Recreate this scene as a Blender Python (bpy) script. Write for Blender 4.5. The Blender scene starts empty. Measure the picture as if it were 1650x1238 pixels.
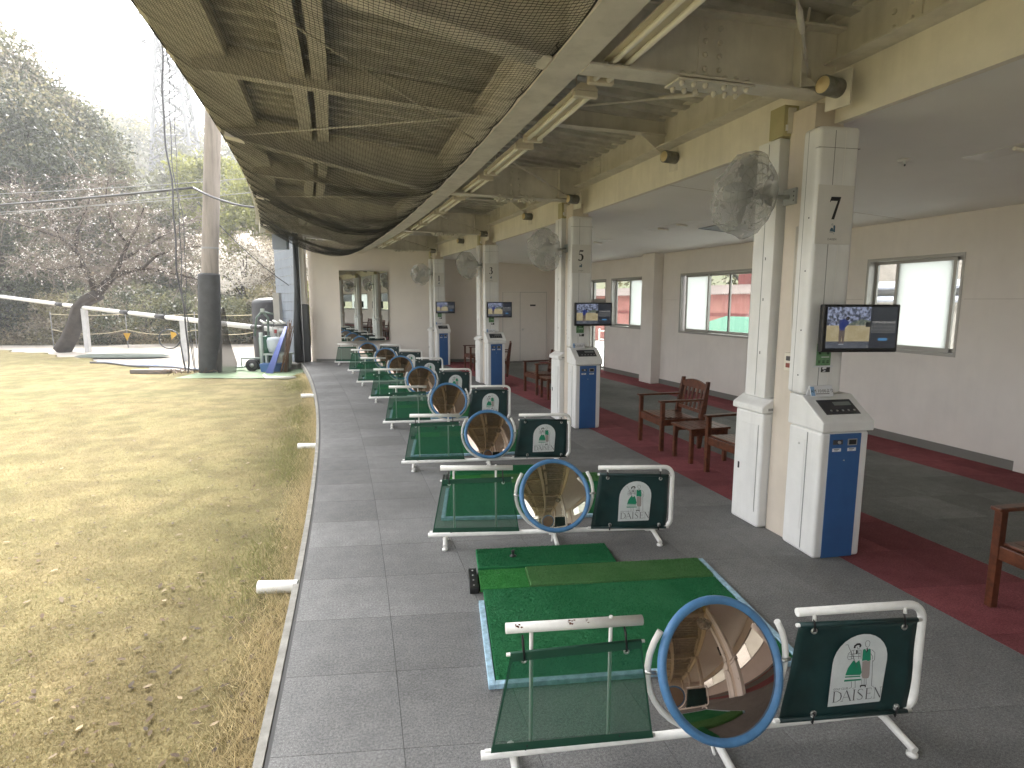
import bpy, bmesh, math, random
import numpy as np
from mathutils import Vector, Matrix
random.seed(7); rng = np.random.default_rng(7)
S = bpy.context.scene
R = math.radians
col = S.collection
# ------------------------------------------------------------------ camera, world, sun, exposure
CAMH = 1.75
PITCH = math.atan((619 - 485) / 940.0)
cam = bpy.data.objects.new("camera", bpy.data.cameras.new("camera")); col.objects.link(cam)
cam.data.sensor_width = 36.0; cam.data.lens = 940 / 1650 * 36.0
cam.data.clip_end = 3000; cam.data.clip_start = 0.03
cam.location = (0, 0, CAMH); cam.rotation_euler = (math.pi / 2 - PITCH, 0, 0)
S.camera = cam
W = bpy.data.worlds.new("World"); S.world = W; W.use_nodes = True
nt = W.node_tree; nt.nodes.clear()
wo = nt.nodes.new("ShaderNodeOutputWorld"); bg = nt.nodes.new("ShaderNodeBackground")
sky = nt.nodes.new("ShaderNodeTexSky"); sky.sky_type = 'NISHITA'; sky.sun_disc = False
SUN_EL, SUN_AZ = R(50), R(-24)          # azimuth clockwise from +Y
sky.sun_elevation = SUN_EL; sky.sun_rotation = SUN_AZ
sky.air_density = 1.0; sky.dust_density = 6.0; sky.ozone_density = 1.0
hs = nt.nodes.new("ShaderNodeHueSaturation"); hs.inputs["Saturation"].default_value = 0.04
nt.links.new(sky.outputs[0], hs.inputs["Color"]); nt.links.new(hs.outputs[0], bg.inputs["Color"])
bg.inputs["Strength"].default_value = 0.15
nt.links.new(bg.outputs[0], wo.inputs["Surface"])
sun = bpy.data.objects.new("sun", bpy.data.lights.new("sun", 'SUN')); col.objects.link(sun)
sun.data.energy = 0.8; sun.data.angle = R(22); sun.data.color = (1.0, 0.95, 0.88)
sd = Vector((math.sin(SUN_AZ) * math.cos(SUN_EL), math.cos(SUN_AZ) * math.cos(SUN_EL), math.sin(SUN_EL)))
sun.rotation_euler = (-sd).to_track_quat('-Z', 'Y').to_euler(); sun.location = (20, -10, 30)
vs = S.view_settings
vs.view_transform = 'Standard'; vs.look = 'None'; vs.gamma = 1.0; vs.use_curve_mapping = False
vs.exposure = 2.6
S.render.engine = 'CYCLES'
S.cycles.use_denoising = True
S.cycles.max_bounces = 8; S.cycles.diffuse_bounces = 5; S.cycles.glossy_bounces = 4
S.cycles.transparent_max_bounces = 16; S.cycles.transmission_bounces = 4

# ------------------------------------------------------------------ curved layout: the range is an arc round (CX, CY)
CX, CY, R0 = -92.0, -21.3, 94.0
def P(d, th, z=0.0):
    t = R(th); r = R0 + d
    return Vector((CX + r * math.cos(t), CY + r * math.sin(t), z))
def DEG(m, d=3.0): return math.degrees(m / (R0 + d))
YW = 17.0                                # plane of the end wall
def th_end(d, y=YW - 0.01): return math.degrees(math.asin((y - CY) / (R0 + d)))

# ------------------------------------------------------------------ materials
MAT = {}
def mat(name, c, rough=0.6, metal=0.0, var=0.0, vs_=8.0, bump=0.0, bs=60.0, spec=0.5, var2=None, coat=0.0,
        island=0.0, objr=0.0, alpha=None, trans=0.0, emit=None, stretch=None, streak=0.0):
    if name in MAT: return MAT[name]
    m = bpy.data.materials.new(name); m.use_nodes = True
    n = m.node_tree; n.nodes.clear(); L = n.links.new
    out = n.nodes.new("ShaderNodeOutputMaterial"); b = n.nodes.new("ShaderNodeBsdfPrincipled")
    L(b.outputs[0], out.inputs[0])
    b.inputs["Roughness"].default_value = rough; b.inputs["Metallic"].default_value = metal
    b.inputs["Specular IOR Level"].default_value = spec
    b.inputs["Coat Weight"].default_value = coat
    c4 = (*c, 1)
    tc = n.nodes.new("ShaderNodeTexCoord"); src = tc.outputs["Object"]
    if stretch:
        mp = n.nodes.new("ShaderNodeMapping"); mp.inputs["Scale"].default_value = stretch
        L(src, mp.inputs[0]); src = mp.outputs[0]
    cur = None
    def mixc(a, bcol, fac, mode='MIX'):
        mx = n.nodes.new("ShaderNodeMix"); mx.data_type = 'RGBA'; mx.blend_type = mode
        if isinstance(fac, (int, float)): mx.inputs[0].default_value = fac
        else: L(fac, mx.inputs[0])
        for i, v in ((6, a), (7, bcol)):
            if isinstance(v, tuple): mx.inputs[i].default_value = v
            else: L(v, mx.inputs[i])
        return mx.outputs[2]
    cur = c4
    if var2 or var:
        nz = n.nodes.new("ShaderNodeTexNoise"); nz.inputs["Scale"].default_value = vs_; nz.inputs["Detail"].default_value = 5
        nz.inputs["Roughness"].default_value = 0.65
        L(src, nz.inputs["Vector"])
        rp = n.nodes.new("ShaderNodeMapRange"); rp.inputs[1].default_value = 0.35; rp.inputs[2].default_value = 0.65
        L(nz.outputs[0], rp.inputs[0])
        if var2: cur = mixc(c4, (*var2, 1), rp.outputs[0])
        else:
            lo = tuple(x * (1 - var) for x in c) + (1,); hi = tuple(min(1, x * (1 + var)) for x in c) + (1,)
            cur = mixc(lo, hi, rp.outputs[0])
    if streak:
        nz = n.nodes.new("ShaderNodeTexNoise"); nz.inputs["Scale"].default_value = 3; nz.inputs["Detail"].default_value = 6
        mp = n.nodes.new("ShaderNodeMapping"); mp.inputs["Scale"].default_value = (4, 4, 0.4)
        L(tc.outputs["Object"], mp.inputs[0]); L(mp.outputs[0], nz.inputs["Vector"])
        rp = n.nodes.new("ShaderNodeMapRange"); rp.inputs[1].default_value = 0.48; rp.inputs[2].default_value = 0.75
        rp.inputs[4].default_value = streak
        L(nz.outputs[0], rp.inputs[0])
        cur = mixc(cur, tuple(x * 0.45 for x in c) + (1,), rp.outputs[0])
    for amt, kind in ((island, 0), (objr, 1)):
        if amt:
            if kind == 0:
                g = n.nodes.new("ShaderNodeNewGeometry"); o = g.outputs["Random Per Island"]
            else:
                g = n.nodes.new("ShaderNodeObjectInfo"); o = g.outputs["Random"]
            rp = n.nodes.new("ShaderNodeMapRange"); rp.inputs[3].default_value = 1 - amt; rp.inputs[4].default_value = 1 + amt
            L(o, rp.inputs[0])
            vm = n.nodes.new("ShaderNodeVectorMath"); vm.operation = 'SCALE'
            if isinstance(cur, tuple): vm.inputs[0].default_value = cur[:3]
            else: L(cur, vm.inputs[0])
            L(rp.outputs[0], vm.inputs["Scale"]); cur = vm.outputs[0]
    if isinstance(cur, tuple): b.inputs["Base Color"].default_value = cur
    else: L(cur, b.inputs["Base Color"])
    if bump:
        nb = n.nodes.new("ShaderNodeTexNoise"); nb.inputs["Scale"].default_value = bs; nb.inputs["Detail"].default_value = 3
        L(src, nb.inputs["Vector"])
        bp = n.nodes.new("ShaderNodeBump"); bp.inputs["Strength"].default_value = bump; bp.inputs["Distance"].default_value = 0.01
        L(nb.outputs[0], bp.inputs["Height"]); L(bp.outputs[0], b.inputs["Normal"])
    if emit:
        b.inputs["Emission Color"].default_value = (*emit[0], 1); b.inputs["Emission Strength"].default_value = emit[1]
    if trans:                                    # light passing through thin cloth, plastic or leaf
        t = n.nodes.new("ShaderNodeBsdfTranslucent")
        if isinstance(cur, tuple): t.inputs[0].default_value = cur
        else: L(cur, t.inputs[0])
        mx = n.nodes.new("ShaderNodeMixShader"); mx.inputs[0].default_value = trans
        L(b.outputs[0], mx.inputs[1]); L(t.outputs[0], mx.inputs[2]); L(mx.outputs[0], out.inputs[0])
        last = mx.outputs[0]
    else: last = b.outputs[0]
    if alpha is not None:
        t = n.nodes.new("ShaderNodeBsdfTransparent"); mx = n.nodes.new("ShaderNodeMixShader"); mx.inputs[0].default_value = alpha
        L(t.outputs[0], mx.inputs[1]); L(last, mx.inputs[2]); L(mx.outputs[0], out.inputs[0])
    MAT[name] = m
    return m

# ------------------------------------------------------------------ mesh builder
class MB:
    def __init__(s): s.v = []; s.f = []; s.smooth = []
    def add(s, vs, fs, smooth=False):
        o = len(s.v); s.v += [tuple(v) for v in vs]; s.f += [tuple(i + o for i in f) for f in fs]; s.smooth += [smooth] * len(fs)
        return s
    def box(s, x0, x1, y0, y1, z0, z1, M=None):
        vs = [Vector((x, y, z)) for z in (z0, z1) for y in (y0, y1) for x in (x0, x1)]
        if M: vs = [M @ v for v in vs]
        return s.add(vs, [(0, 2, 3, 1), (4, 5, 7, 6), (0, 1, 5, 4), (2, 6, 7, 3), (0, 4, 6, 2), (1, 3, 7, 5)])
    def prism(s, poly, axis, a, b, smooth=False):
        """poly: 2D points; axis 'x','y','z' = extrusion axis from a to b; the other two axes in order"""
        n = len(poly)
        def mk(p, t):
            if axis == 'z': return (p[0], p[1], t)
            if axis == 'y': return (p[0], t, p[1])
            return (t, p[0], p[1])
        vs = [mk(p, a) for p in poly] + [mk(p, b) for p in poly]
        fs = [tuple(range(n)), tuple(range(2 * n - 1, n - 1, -1))] + [(i, i + n, (i + 1) % n + n, (i + 1) % n) for i in range(n)]
        return s.add(vs, fs, smooth)
    def tube(s, pts, r, n=8, cap=True):
        pts = [Vector(p) for p in pts]; m = len(pts)
        rr = r if isinstance(r, (list, tuple)) else [r] * m
        vs = []; prev = None
        for i, p in enumerate(pts):
            t = (pts[min(i + 1, m - 1)] - pts[max(i - 1, 0)])
            if t.length < 1e-9: t = Vector((0, 0, 1))
            t.normalize()
            if prev is None:
                a = Vector((0, 0, 1)) if abs(t.z) < 0.9 else Vector((1, 0, 0))
                u = t.cross(a).normalized()
            else:
                u = (prev - t * prev.dot(t))
                u = u.normalized() if u.length > 1e-6 else t.orthogonal().normalized()
            prev = u; w = t.cross(u)
            for k in range(n):
                A = 2 * math.pi * k / n
                vs.append(p + (u * math.cos(A) + w * math.sin(A)) * rr[i])
        fs = []
        for i in range(m - 1):
            for k in range(n):
                k2 = (k + 1) % n
                fs.append((i * n + k, i * n + k2, (i + 1) * n + k2, (i + 1) * n + k))
        s.add(vs, fs, True)
        if cap:
            o = len(s.v) - len(vs)
            s.f.append(tuple(o + k for k in range(n))[::-1]); s.smooth.append(False)
            s.f.append(tuple(o + (m - 1) * n + k for k in range(n))); s.smooth.append(False)
        return s
    def cyl(s, p, q, r, n=16): return s.tube([p, q], r, n)
    def lathe(s, prof, n=24, M=None, smooth=True):
        vs = []
        for (r, z) in prof:
            for k in range(n):
                A = 2 * math.pi * k / n
                v = Vector((r * math.cos(A), r * math.sin(A), z)); vs.append(M @ v if M else v)
        fs = [(i * n + k, i * n + (k + 1) % n, (i + 1) * n + (k + 1) % n, (i + 1) * n + k) for i in range(len(prof) - 1) for k in range(n)]
        return s.add(vs, fs, smooth)
    def arc(s, d0, d1, z0, z1, t0, t1, n=None, zz=None):
        """solid following the arc; z may be pairs (at d0, at d1); t1 may be None = up to the end wall"""
        za = z0 if isinstance(z0, tuple) else (z0, z0); zb = z1 if isinstance(z1, tuple) else (z1, z1)
        ea, eb = (th_end(d0), th_end(d1)) if t1 is None else (t1, t1)
        n = n or max(1, int(abs(ea - t0) / 0.35))
        vs = []
        for i in range(n + 1):
            k = i / n
            a = t0 + (ea - t0) * k; b = t0 + (eb - t0) * k
            vs += [P(d0, a, za[0]), P(d1, b, za[1]), P(d1, b, zb[1]), P(d0, a, zb[0])]
        fs = [(0, 1, 2, 3)[::-1], tuple(4 * n + k for k in (0, 1, 2, 3))]
        for i in range(n):
            for k in range(4):
                k2 = (k + 1) % 4
                fs.append((4 * i + k, 4 * i + k2, 4 * i + 4 + k2, 4 * i + 4 + k))
        return s.add(vs, fs)
    def build(s, name, m, parent=None, bevel=0.0, seg=2, kind=None, label=None):
        me = bpy.data.meshes.new(name); me.from_pydata(s.v, [], s.f)
        me.polygons.foreach_set("use_smooth", s.smooth); me.update()
        o = bpy.data.objects.new(name, me); col.objects.link(o)
        if m is not None: me.materials.append(m)
        if parent is not None: o.parent = parent
        if bevel:
            bv = o.modifiers.new("bevel", 'BEVEL'); bv.width = bevel; bv.segments = seg; bv.limit_method = 'ANGLE'; bv.angle_limit = R(40)
            bv.harden_normals = False
        if kind: o["kind"] = kind
        if label: o["label"] = label
        return o

def tag(o, label=None, cat=None, group=None, kind=None):
    if label: o["label"] = label
    if cat: o["category"] = cat
    if group: o["group"] = group
    if kind: o["kind"] = kind
    return o
def empty(name, loc=(0, 0, 0), rz=0.0, label=None, cat=None, group=None, kind=None):
    o = bpy.data.objects.new(name, None); col.objects.link(o); o.empty_display_size = 0.1
    o.location = loc; o.rotation_euler = (0, 0, rz)
    return tag(o, label, cat, group, kind)
def copy_tree(o, parent=None):
    c = o.copy(); col.objects.link(c); c.parent = parent
    for ch in list(o.children): copy_tree(ch, c)
    return c
def mesh_np(name, V, F, m, parent=None, smooth=False, kind=None):
    """V (n,3), F (k,3|4) numpy -> object"""
    me = bpy.data.meshes.new(name); k, w = F.shape
    me.vertices.add(len(V)); me.vertices.foreach_set("co", np.ascontiguousarray(V, dtype=np.float32).ravel())
    me.loops.add(k * w); me.loops.foreach_set("vertex_index", np.ascontiguousarray(F, dtype=np.int32).ravel())
    me.polygons.add(k); me.polygons.foreach_set("loop_start", np.arange(0, k * w, w, dtype=np.int32))
    me.polygons.foreach_set("loop_total", np.full(k, w, dtype=np.int32))
    if smooth: me.polygons.foreach_set("use_smooth", np.ones(k, dtype=bool))
    me.update(calc_edges=True); me.validate()
    o = bpy.data.objects.new(name, me); col.objects.link(o)
    if m is not None: me.materials.append(m)
    if parent is not None: o.parent = parent
    if kind: o["kind"] = kind
    return o
def stroke(mb, pts, y, axis='y', off=(0, 0), sc=1.0, th=None):
    """flat ribbon with varying width: pts (x, z, w), lying at depth y facing -y"""
    n = len(pts); A = []
    for i, p in enumerate(pts):
        a = pts[max(i - 1, 0)]; b = pts[min(i + 1, n - 1)]
        tx, tz = b[0] - a[0], b[1] - a[1]; L = math.hypot(tx, tz) or 1
        nx, nz = -tz / L, tx / L; w = p[2] / 2
        A.append(((p[0] + nx * w) * sc + off[0], y, (p[1] + nz * w) * sc + off[1]))
        A.append(((p[0] - nx * w) * sc + off[0], y, (p[1] - nz * w) * sc + off[1]))
    mb.add(A, [(2 * i, 2 * i + 1, 2 * i + 3, 2 * i + 2) for i in range(n - 1)])
def arcpts(cx, cz, rx, rz, a0, a1, n, w):
    out = []
    for i in range(n + 1):
        k = i / n; a = R(a0 + (a1 - a0) * k)
        out.append((cx + rx * math.cos(a), cz + rz * math.sin(a), w(k) if callable(w) else w))
    return out
def text_obj(name, s, size, m, parent, loc, rot=(math.pi / 2, 0, 0), align='CENTER', sx=1.0):
    c = bpy.data.curves.new(name, 'FONT'); c.body = s; c.size = size; c.align_x = align; c.resolution_u = 2
    o = bpy.data.objects.new(name, c); col.objects.link(o); o.location = loc; o.rotation_euler = rot; o.scale = (sx, 1, 1)
    me = bpy.data.meshes.new_from_object(o); me.materials.clear(); me.materials.append(m)
    q = bpy.data.objects.new(name, me); col.objects.link(q); q.location = loc; q.rotation_euler = rot; q.scale = (sx, 1, 1); q.parent = parent
    bpy.data.objects.remove(o)
    return q

# palette
M_BEIGE = mat("beige_steel_paint", (0.63, 0.60, 0.54), 0.55, var=0.10, vs_=3, streak=0.25)
M_CREAM = mat("cream_fascia_paint", (0.73, 0.69, 0.605), 0.6, var=0.06, vs_=3, streak=0.15)
M_DECKSHEET = mat("roof_sheet_paint", (0.47, 0.455, 0.42), 0.6, var=0.16, vs_=4, streak=0.3)
M_WALL = mat("wall_paper_greige", (0.80, 0.76, 0.72), 0.8, var=0.04, vs_=1.5, bump=0.08, bs=180, streak=0.05)
M_WALLBACK = mat("end_wall_paint", (0.66, 0.61, 0.56), 0.75, var=0.04, vs_=1.2)
M_CEIL = mat("ceiling_board", (0.84, 0.84, 0.825), 0.85, var=0.03, vs_=1.0, bump=0.08, bs=250)
M_WHITE = mat("white_enamel", (0.76, 0.76, 0.75), 0.38, var=0.04, vs_=4, streak=0.14)
M_WHITEP = mat("white_pipe_paint", (0.80, 0.79, 0.76), 0.35, var=0.05, vs_=20)
M_GREYPLATE = mat("grey_number_plate", (0.66, 0.645, 0.61), 0.5, var=0.03)
M_BLUE = mat("blue_panel", (0.035, 0.115, 0.30), 0.42, var=0.05)
M_BLACK = mat("black_plastic", (0.012, 0.012, 0.013), 0.35)
M_DARK = mat("dark_grey_plastic", (0.06, 0.06, 0.065), 0.4)
M_MID = mat("mid_grey", (0.25, 0.25, 0.25), 0.5)
M_STEEL = mat("bare_steel", (0.55, 0.55, 0.53), 0.35, metal=1.0)
M_ALU = mat("aluminium_sash", (0.40, 0.39, 0.37), 0.4, metal=0.6)
M_SKIRT = mat("grey_skirting", (0.20, 0.195, 0.18), 0.6)
M_WOOD = mat("brown_stained_wood", (0.10, 0.033, 0.016), 0.3, var=0.45, vs_=6, stretch=(3, 3, 3), bump=0.1, bs=40, objr=0.12)
M_RIMBLUE = mat("blue_rim_plastic", (0.085, 0.22, 0.43), 0.42, var=0.15, vs_=14)
M_MIRROR = mat("brown_tinted_mirror", (0.50, 0.39, 0.33), 0.025, metal=1.0, var=0.03, vs_=3)
M_GLASSMIRROR = mat("plain_mirror", (0.72, 0.75, 0.72), 0.01, metal=1.0)
M_CLOTH = mat("green_mesh_cloth", (0.016, 0.115, 0.062), 0.75, alpha=0.70, trans=0.3)
M_HEM = mat("green_mesh_hem", (0.010, 0.070, 0.040), 0.75, alpha=0.93)
M_BANNER = mat("dark_green_banner", (0.008, 0.034, 0.034), 0.5, var=0.25, vs_=6, bump=0.25, bs=9)
M_EMBW = mat("emblem_white", (0.66, 0.69, 0.69), 0.6, var=0.06, vs_=12)
M_EMBG = mat("emblem_green", (0.01, 0.24, 0.13), 0.6)
M_EMBT = mat("emblem_taupe", (0.36, 0.31, 0.29), 0.6)
M_INK = mat("emblem_ink", (0.10, 0.10, 0.105), 0.6)
M_NUM = mat("numeral_black", (0.010, 0.010, 0.010), 0.4)
M_EMBB = mat("emblem_blue", (0.03, 0.09, 0.14), 0.5)
M_NET = mat("dark_netting", (0.032, 0.033, 0.034), 0.8)
M_TUBE = mat("unlit_fluorescent_tube", (0.82, 0.80, 0.73), 0.3)
M_LAMPBODY = mat("aged_white_batten", (0.68, 0.62, 0.50), 0.5, var=0.08, vs_=5)
M_RUST = mat("rust", (0.12, 0.035, 0.015), 0.9)
# ================================================================== STRUCTURE
TH0 = 4.0
# ---- floor slab and carpet tiles
def carpet(name, c, c2, objr=0.10):
    m = mat(name, c, 0.95, var2=c2, vs_=9, bump=0.14, bs=420, spec=0.15, objr=objr, island=0.0)
    n = m.node_tree; b = [x for x in n.nodes if x.type == 'BSDF_PRINCIPLED'][0]
    # fine fibre speckle
    nz = n.nodes.new("ShaderNodeTexNoise"); nz.inputs["Scale"].default_value = 330; nz.inputs["Detail"].default_value = 2
    g = n.nodes.new("ShaderNodeTexCoord"); n.links.new(g.outputs["Object"], nz.inputs["Vector"])
    rp = n.nodes.new("ShaderNodeMapRange"); rp.inputs[1].default_value = 0.3; rp.inputs[2].default_value = 0.7
    rp.inputs[3].default_value = 0.5; rp.inputs[4].default_value = 1.5
    n.links.new(nz.outputs[0], rp.inputs[0])
    vm = n.nodes.new("ShaderNodeVectorMath"); vm.operation = 'SCALE'
    old = b.inputs["Base Color"].links[0].from_socket
    n.links.new(old, vm.inputs[0]); n.links.new(rp.outputs[0], vm.inputs["Scale"]); n.links.new(vm.outputs[0], b.inputs["Base Color"])
    nz3 = n.nodes.new('ShaderNodeTexNoise'); nz3.inputs['Scale'].default_value = 95; nz3.inputs['Detail'].default_value = 1; n.links.new(g.outputs['Object'], nz3.inputs['Vector'])
    rp3 = n.nodes.new('ShaderNodeMapRange'); rp3.inputs[1].default_value = .3; rp3.inputs[2].default_value = .7; rp3.inputs[3].default_value = .78; rp3.inputs[4].default_value = 1.22
    n.links.new(nz3.outputs[0], rp3.inputs[0]); vm3 = n.nodes.new('ShaderNodeVectorMath'); vm3.operation = 'SCALE'; n.links.new(vm.outputs[0], vm3.inputs[0]); n.links.new(rp3.outputs[0], vm3.inputs['Scale']); vm = vm3
    # traffic stains spread over the room, not per tile
    geo = n.nodes.new("ShaderNodeNewGeometry"); n2 = n.nodes.new("ShaderNodeTexNoise"); n2.inputs["Scale"].default_value = 0.9; n2.inputs["Detail"].default_value = 6
    n.links.new(geo.outputs["Position"], n2.inputs["Vector"])
    r2 = n.nodes.new("ShaderNodeMapRange"); r2.inputs[1].default_value = 0.35; r2.inputs[2].default_value = 0.7; r2.inputs[3].default_value = 0.80; r2.inputs[4].default_value = 1.16
    n.links.new(n2.outputs[0], r2.inputs[0])
    v2 = n.nodes.new("ShaderNodeVectorMath"); v2.operation = 'SCALE'
    n.links.new(vm.outputs[0], v2.inputs[0]); n.links.new(r2.outputs[0], v2.inputs["Scale"]); n.links.new(v2.outputs[0], b.inputs["Base Color"])
    return m
M_CG = carpet("grey_carpet_tile", (0.180, 0.180, 0.181), (0.212, 0.211, 0.209), 0.11)
M_CR = carpet("red_carpet_tile", (0.205, 0.058, 0.067), (0.25, 0.078, 0.086), 0.16)
M_CD = carpet("grey_green_carpet_tile", (0.165, 0.168, 0.161), (0.20, 0.202, 0.195), 0.12)
M_SLAB = mat("concrete_slab", (0.09, 0.09, 0.09), 0.9)
floor = MB().arc(0.0, 7.0, -0.2, -0.007, TH0, None, 60).build("floor", M_SLAB, kind="structure")
rings = [(0.004 + 0.5065 * i, 0.004 + 0.5065 * (i + 1), M_CG) for i in range(7)]
rings += [(3.55, 3.985, M_CR), (3.985, 4.42, M_CR)] + [(4.42 + 0.4575 * i, 4.42 + 0.4575 * (i + 1), M_CD) for i in range(4)]
rings += [(6.25, 6.60, M_CR), (6.60, 6.95, M_CR)]
BETA = R(9)
DTH = 0.305
def tile_geo(d0, d1, th):
    g = 0.0004
    def q(d, t): return P(d, t - math.degrees(d * math.tan(BETA) / (R0 + d)))
    mb = MB(); vs = []
    for z in (-0.006, 0.0):
        e = 0.0 if z < 0 else 0.0008
        for (d, t) in ((d0 + g + e, th + DEG(g + e)), (d1 - g - e, th + DEG(g + e)), (d1 - g - e, th + DTH - DEG(g + e)), (d0 + g + e, th + DTH - DEG(g + e))):
            v = q(d, t); vs.append((v.x, v.y, z))
    mb.add(vs, [(4, 5, 6, 7), (0, 1, 5, 4), (1, 2, 6, 5), (2, 3, 7, 6), (3, 0, 4, 7)])
    return mb
def vis(d, th):
    p = P(d, th - math.degrees(d * math.tan(BETA) / (R0 + d)))
    y = p.y * math.cos(PITCH) + CAMH * math.sin(PITCH)
    if y < 0.4: return None
    return 825 + 940 * p.x / y, 940 * 0.2 / (y * y)
cand = []
for ri, (d0, d1, m) in enumerate(rings):
    for k in range(int((24.3 - TH0) / DTH) + 4):
        th = TH0 + k * DTH
        dm = (d0 + d1) / 2
        p = P(dm, th + DTH / 2 - math.degrees(dm * math.tan(BETA) / (R0 + dm)))
        if p.y > YW - 0.25: continue
        v = vis(dm, th + DTH / 2)
        sc = v[1] if v and -60 < v[0] < 1760 and p.y > 1.7 else 0
        cand.append((sc, ri, th))
cand.sort(key=lambda c: -c[0])
meshes = {}
rest = {}
for i, (sc, ri, th) in enumerate(cand):
    d0, d1, m = rings[ri]
    if i < 296 and sc > 0:
        if ri not in meshes:
            o = tile_geo(d0, d1, 0.0).build("carpet_tile", m, floor)
            # keep origin at the arc's centre so every copy is a plain turn about it
            o.data.transform(Matrix.Translation((-CX, -CY, 0))); meshes[ri] = o.data
        else:
            o = bpy.data.objects.new("carpet_tile", meshes[ri]); col.objects.link(o); o.parent = floor
        o.location = (CX, CY, 0); o.rotation_euler = (0, 0, R(th))
    else:
        g = tile_geo(d0, d1, th)
        r = rest.setdefault(m.name, (MB(), m)); r[0].add(g.v, g.f)
for k, (mb, m) in rest.items(): mb.build("carpet_tiles", m, floor, kind="stuff")

# ---- kerb along the open edge
M_CONC = mat("pale_concrete", (0.27, 0.26, 0.235), 0.9, var=0.2, vs_=9, bump=0.3, bs=70, streak=0.3)
kerb = MB().arc(-0.055, -0.018, -0.5, -0.004, TH0, th_end(-0.03, 16.6), 90).build("kerb", M_CONC, kind="structure")
MB().arc(-0.018, 0.0, -0.5, -0.012, TH0, th_end(-0.03, 16.6), 90).build("edge_trim", mat("edge_trim_dark", (0.05, 0.05, 0.05), 0.7), kerb)
MB().box(-6.38, -6.02, 16.25, 16.75, -0.5, 0.0).build("kerb_block", M_CONC, kerb, bevel=0.01)

# ---- end wall with mirror and double door
endwall = MB().box(-5.85, 1.6, YW, YW + 0.15, -0.3, 3.45).build("end_wall", M_WALLBACK, kind="structure")
MB().box(-5.72, -0.32, YW - 0.014, YW - 0.001, 0.0, 0.07).build("skirting", M_SKIRT, endwall)
dd = empty("double_door", (0.0, YW, 0), 0, "plain cream double door with brass knob at the end of the lounge", "door")
M_DOOR = mat("cream_door_paint", (0.68, 0.64, 0.59), 0.5, var=0.02)
MB().box(-0.30, -0.27, -0.03, 0.0, 0, 2.0).box(1.0, 1.03, -0.03, 0.0, 0, 2.0).box(-0.30, 1.03, -0.03, 0.0, 2.0, 2.03).build("door_frame", M_DOOR, dd)
MB().box(-.27, 1.0, -.012, -.002, 0.0, 2.0).build("door_gap", M_MID, dd)
dl = MB().box(-0.262, 0.230, -0.022, 0, 0.01, 1.995).build("door_leaf", M_DOOR, dd, bevel=0.003)
dl2 = MB().box(0.240, 0.992, -0.022, 0, 0.01, 1.99).build("door_leaf", M_DOOR, dd, bevel=0.003)
MB().lathe([(0.0, 0.055), (0.02, 0.053), (0.028, 0.04), (0.02, 0.022), (0.012, 0.018), (0.012, 0.0)], 14, Matrix.Translation((0.31, -0.022, 0.93)) @ Matrix.Rotation(R(90), 4, 'X')).build("knob", M_STEEL, dl2)
MB().box(0.52, 0.68, -0.027, -0.022, 1.60, 1.645).build("name_plate", M_BLACK, dl2)

wm = empty("wall_mirror", (-4.20, YW - .255, 1.6), R(21), "tall frameless mirror fixed to the end wall, showing the ball machines", "mirror")
MB().box(-0.667, 0.667, -0.03, -0.004, -0.98, 0.98).build("glass", M_GLASSMIRROR, wm)
MB().prism([(-.66, 0.0), (.66, 0.0), (.60, .02), (-.60, .46)], "z", -.93, .93).build("backing", M_WALLBACK, wm)
for za in (-1.0, .98): MB().box(-0.672, 0.672, -0.034, -0.002, za, za + .018).build("clip_rail", M_STEEL, wm)

# ---- window wall on the arc with openings
D0W, D1W = 6.95, 7.10
openings = [(16.037, 16.752, 1.115, 2.285), (17.45, 19.15, 1.115, 2.285), (19.89, 20.72, 1.115, 2.285), (20.86, 21.32, 0.0, 2.285), (14.2, 15.56, 0.0, 2.05), (10.6, 12.8, 1.115, 2.285), (5.2, 9.2, 1.115, 2.285)]  # last two openings are unseen, added to bring daylight into the lounge
ths = sorted({TH0, th_end(6.95)} | {o[0] for o in openings} | {o[1] for o in openings})
mbw = MB()
for a, b in zip(ths[:-1], ths[1:]):
    mid = (a + b) / 2; op = [o for o in openings if o[0] - 1e-6 <= mid <= o[1] + 1e-6]
    spans = [(0.0, 2.95)] if not op else [(0.0, op[0][2]), (op[0][3], 2.95)]
    for z0, z1 in spans:
        if z1 - z0 > 0.01: mbw.arc(D0W, D1W, z0, z1, a, b)
wwall = mbw.build("window_wall", M_WALL, kind="structure")
mb = MB()
for a, b in ((TH0, 14.2), (15.62, 20.86), (21.32, None)): mb.arc(D0W - 0.014, D0W - 0.001, 0.0, 0.10, a, b)
mb.build("skirting", M_SKIRT, wwall)
mb = MB()
for th in (19.63, 10.1): mb.arc(6.73, D0W - 0.002, 0.0, 2.95, th - 0.13, th + 0.13, 1)
mb.build("pilaster", M_WALL, wwall)
M_SEAM = mat("wall_seam", (0.50, 0.46, 0.43), 0.8)
mb = MB()
for a, b in ((14.3, 16.02), (16.77, 17.43), (19.17, 19.48)): mb.arc(D0W - 0.0015, D0W + 0.01, 1.768, 1.772, a, b)
mb.build("panel_joint", M_SEAM, wwall)

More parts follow.
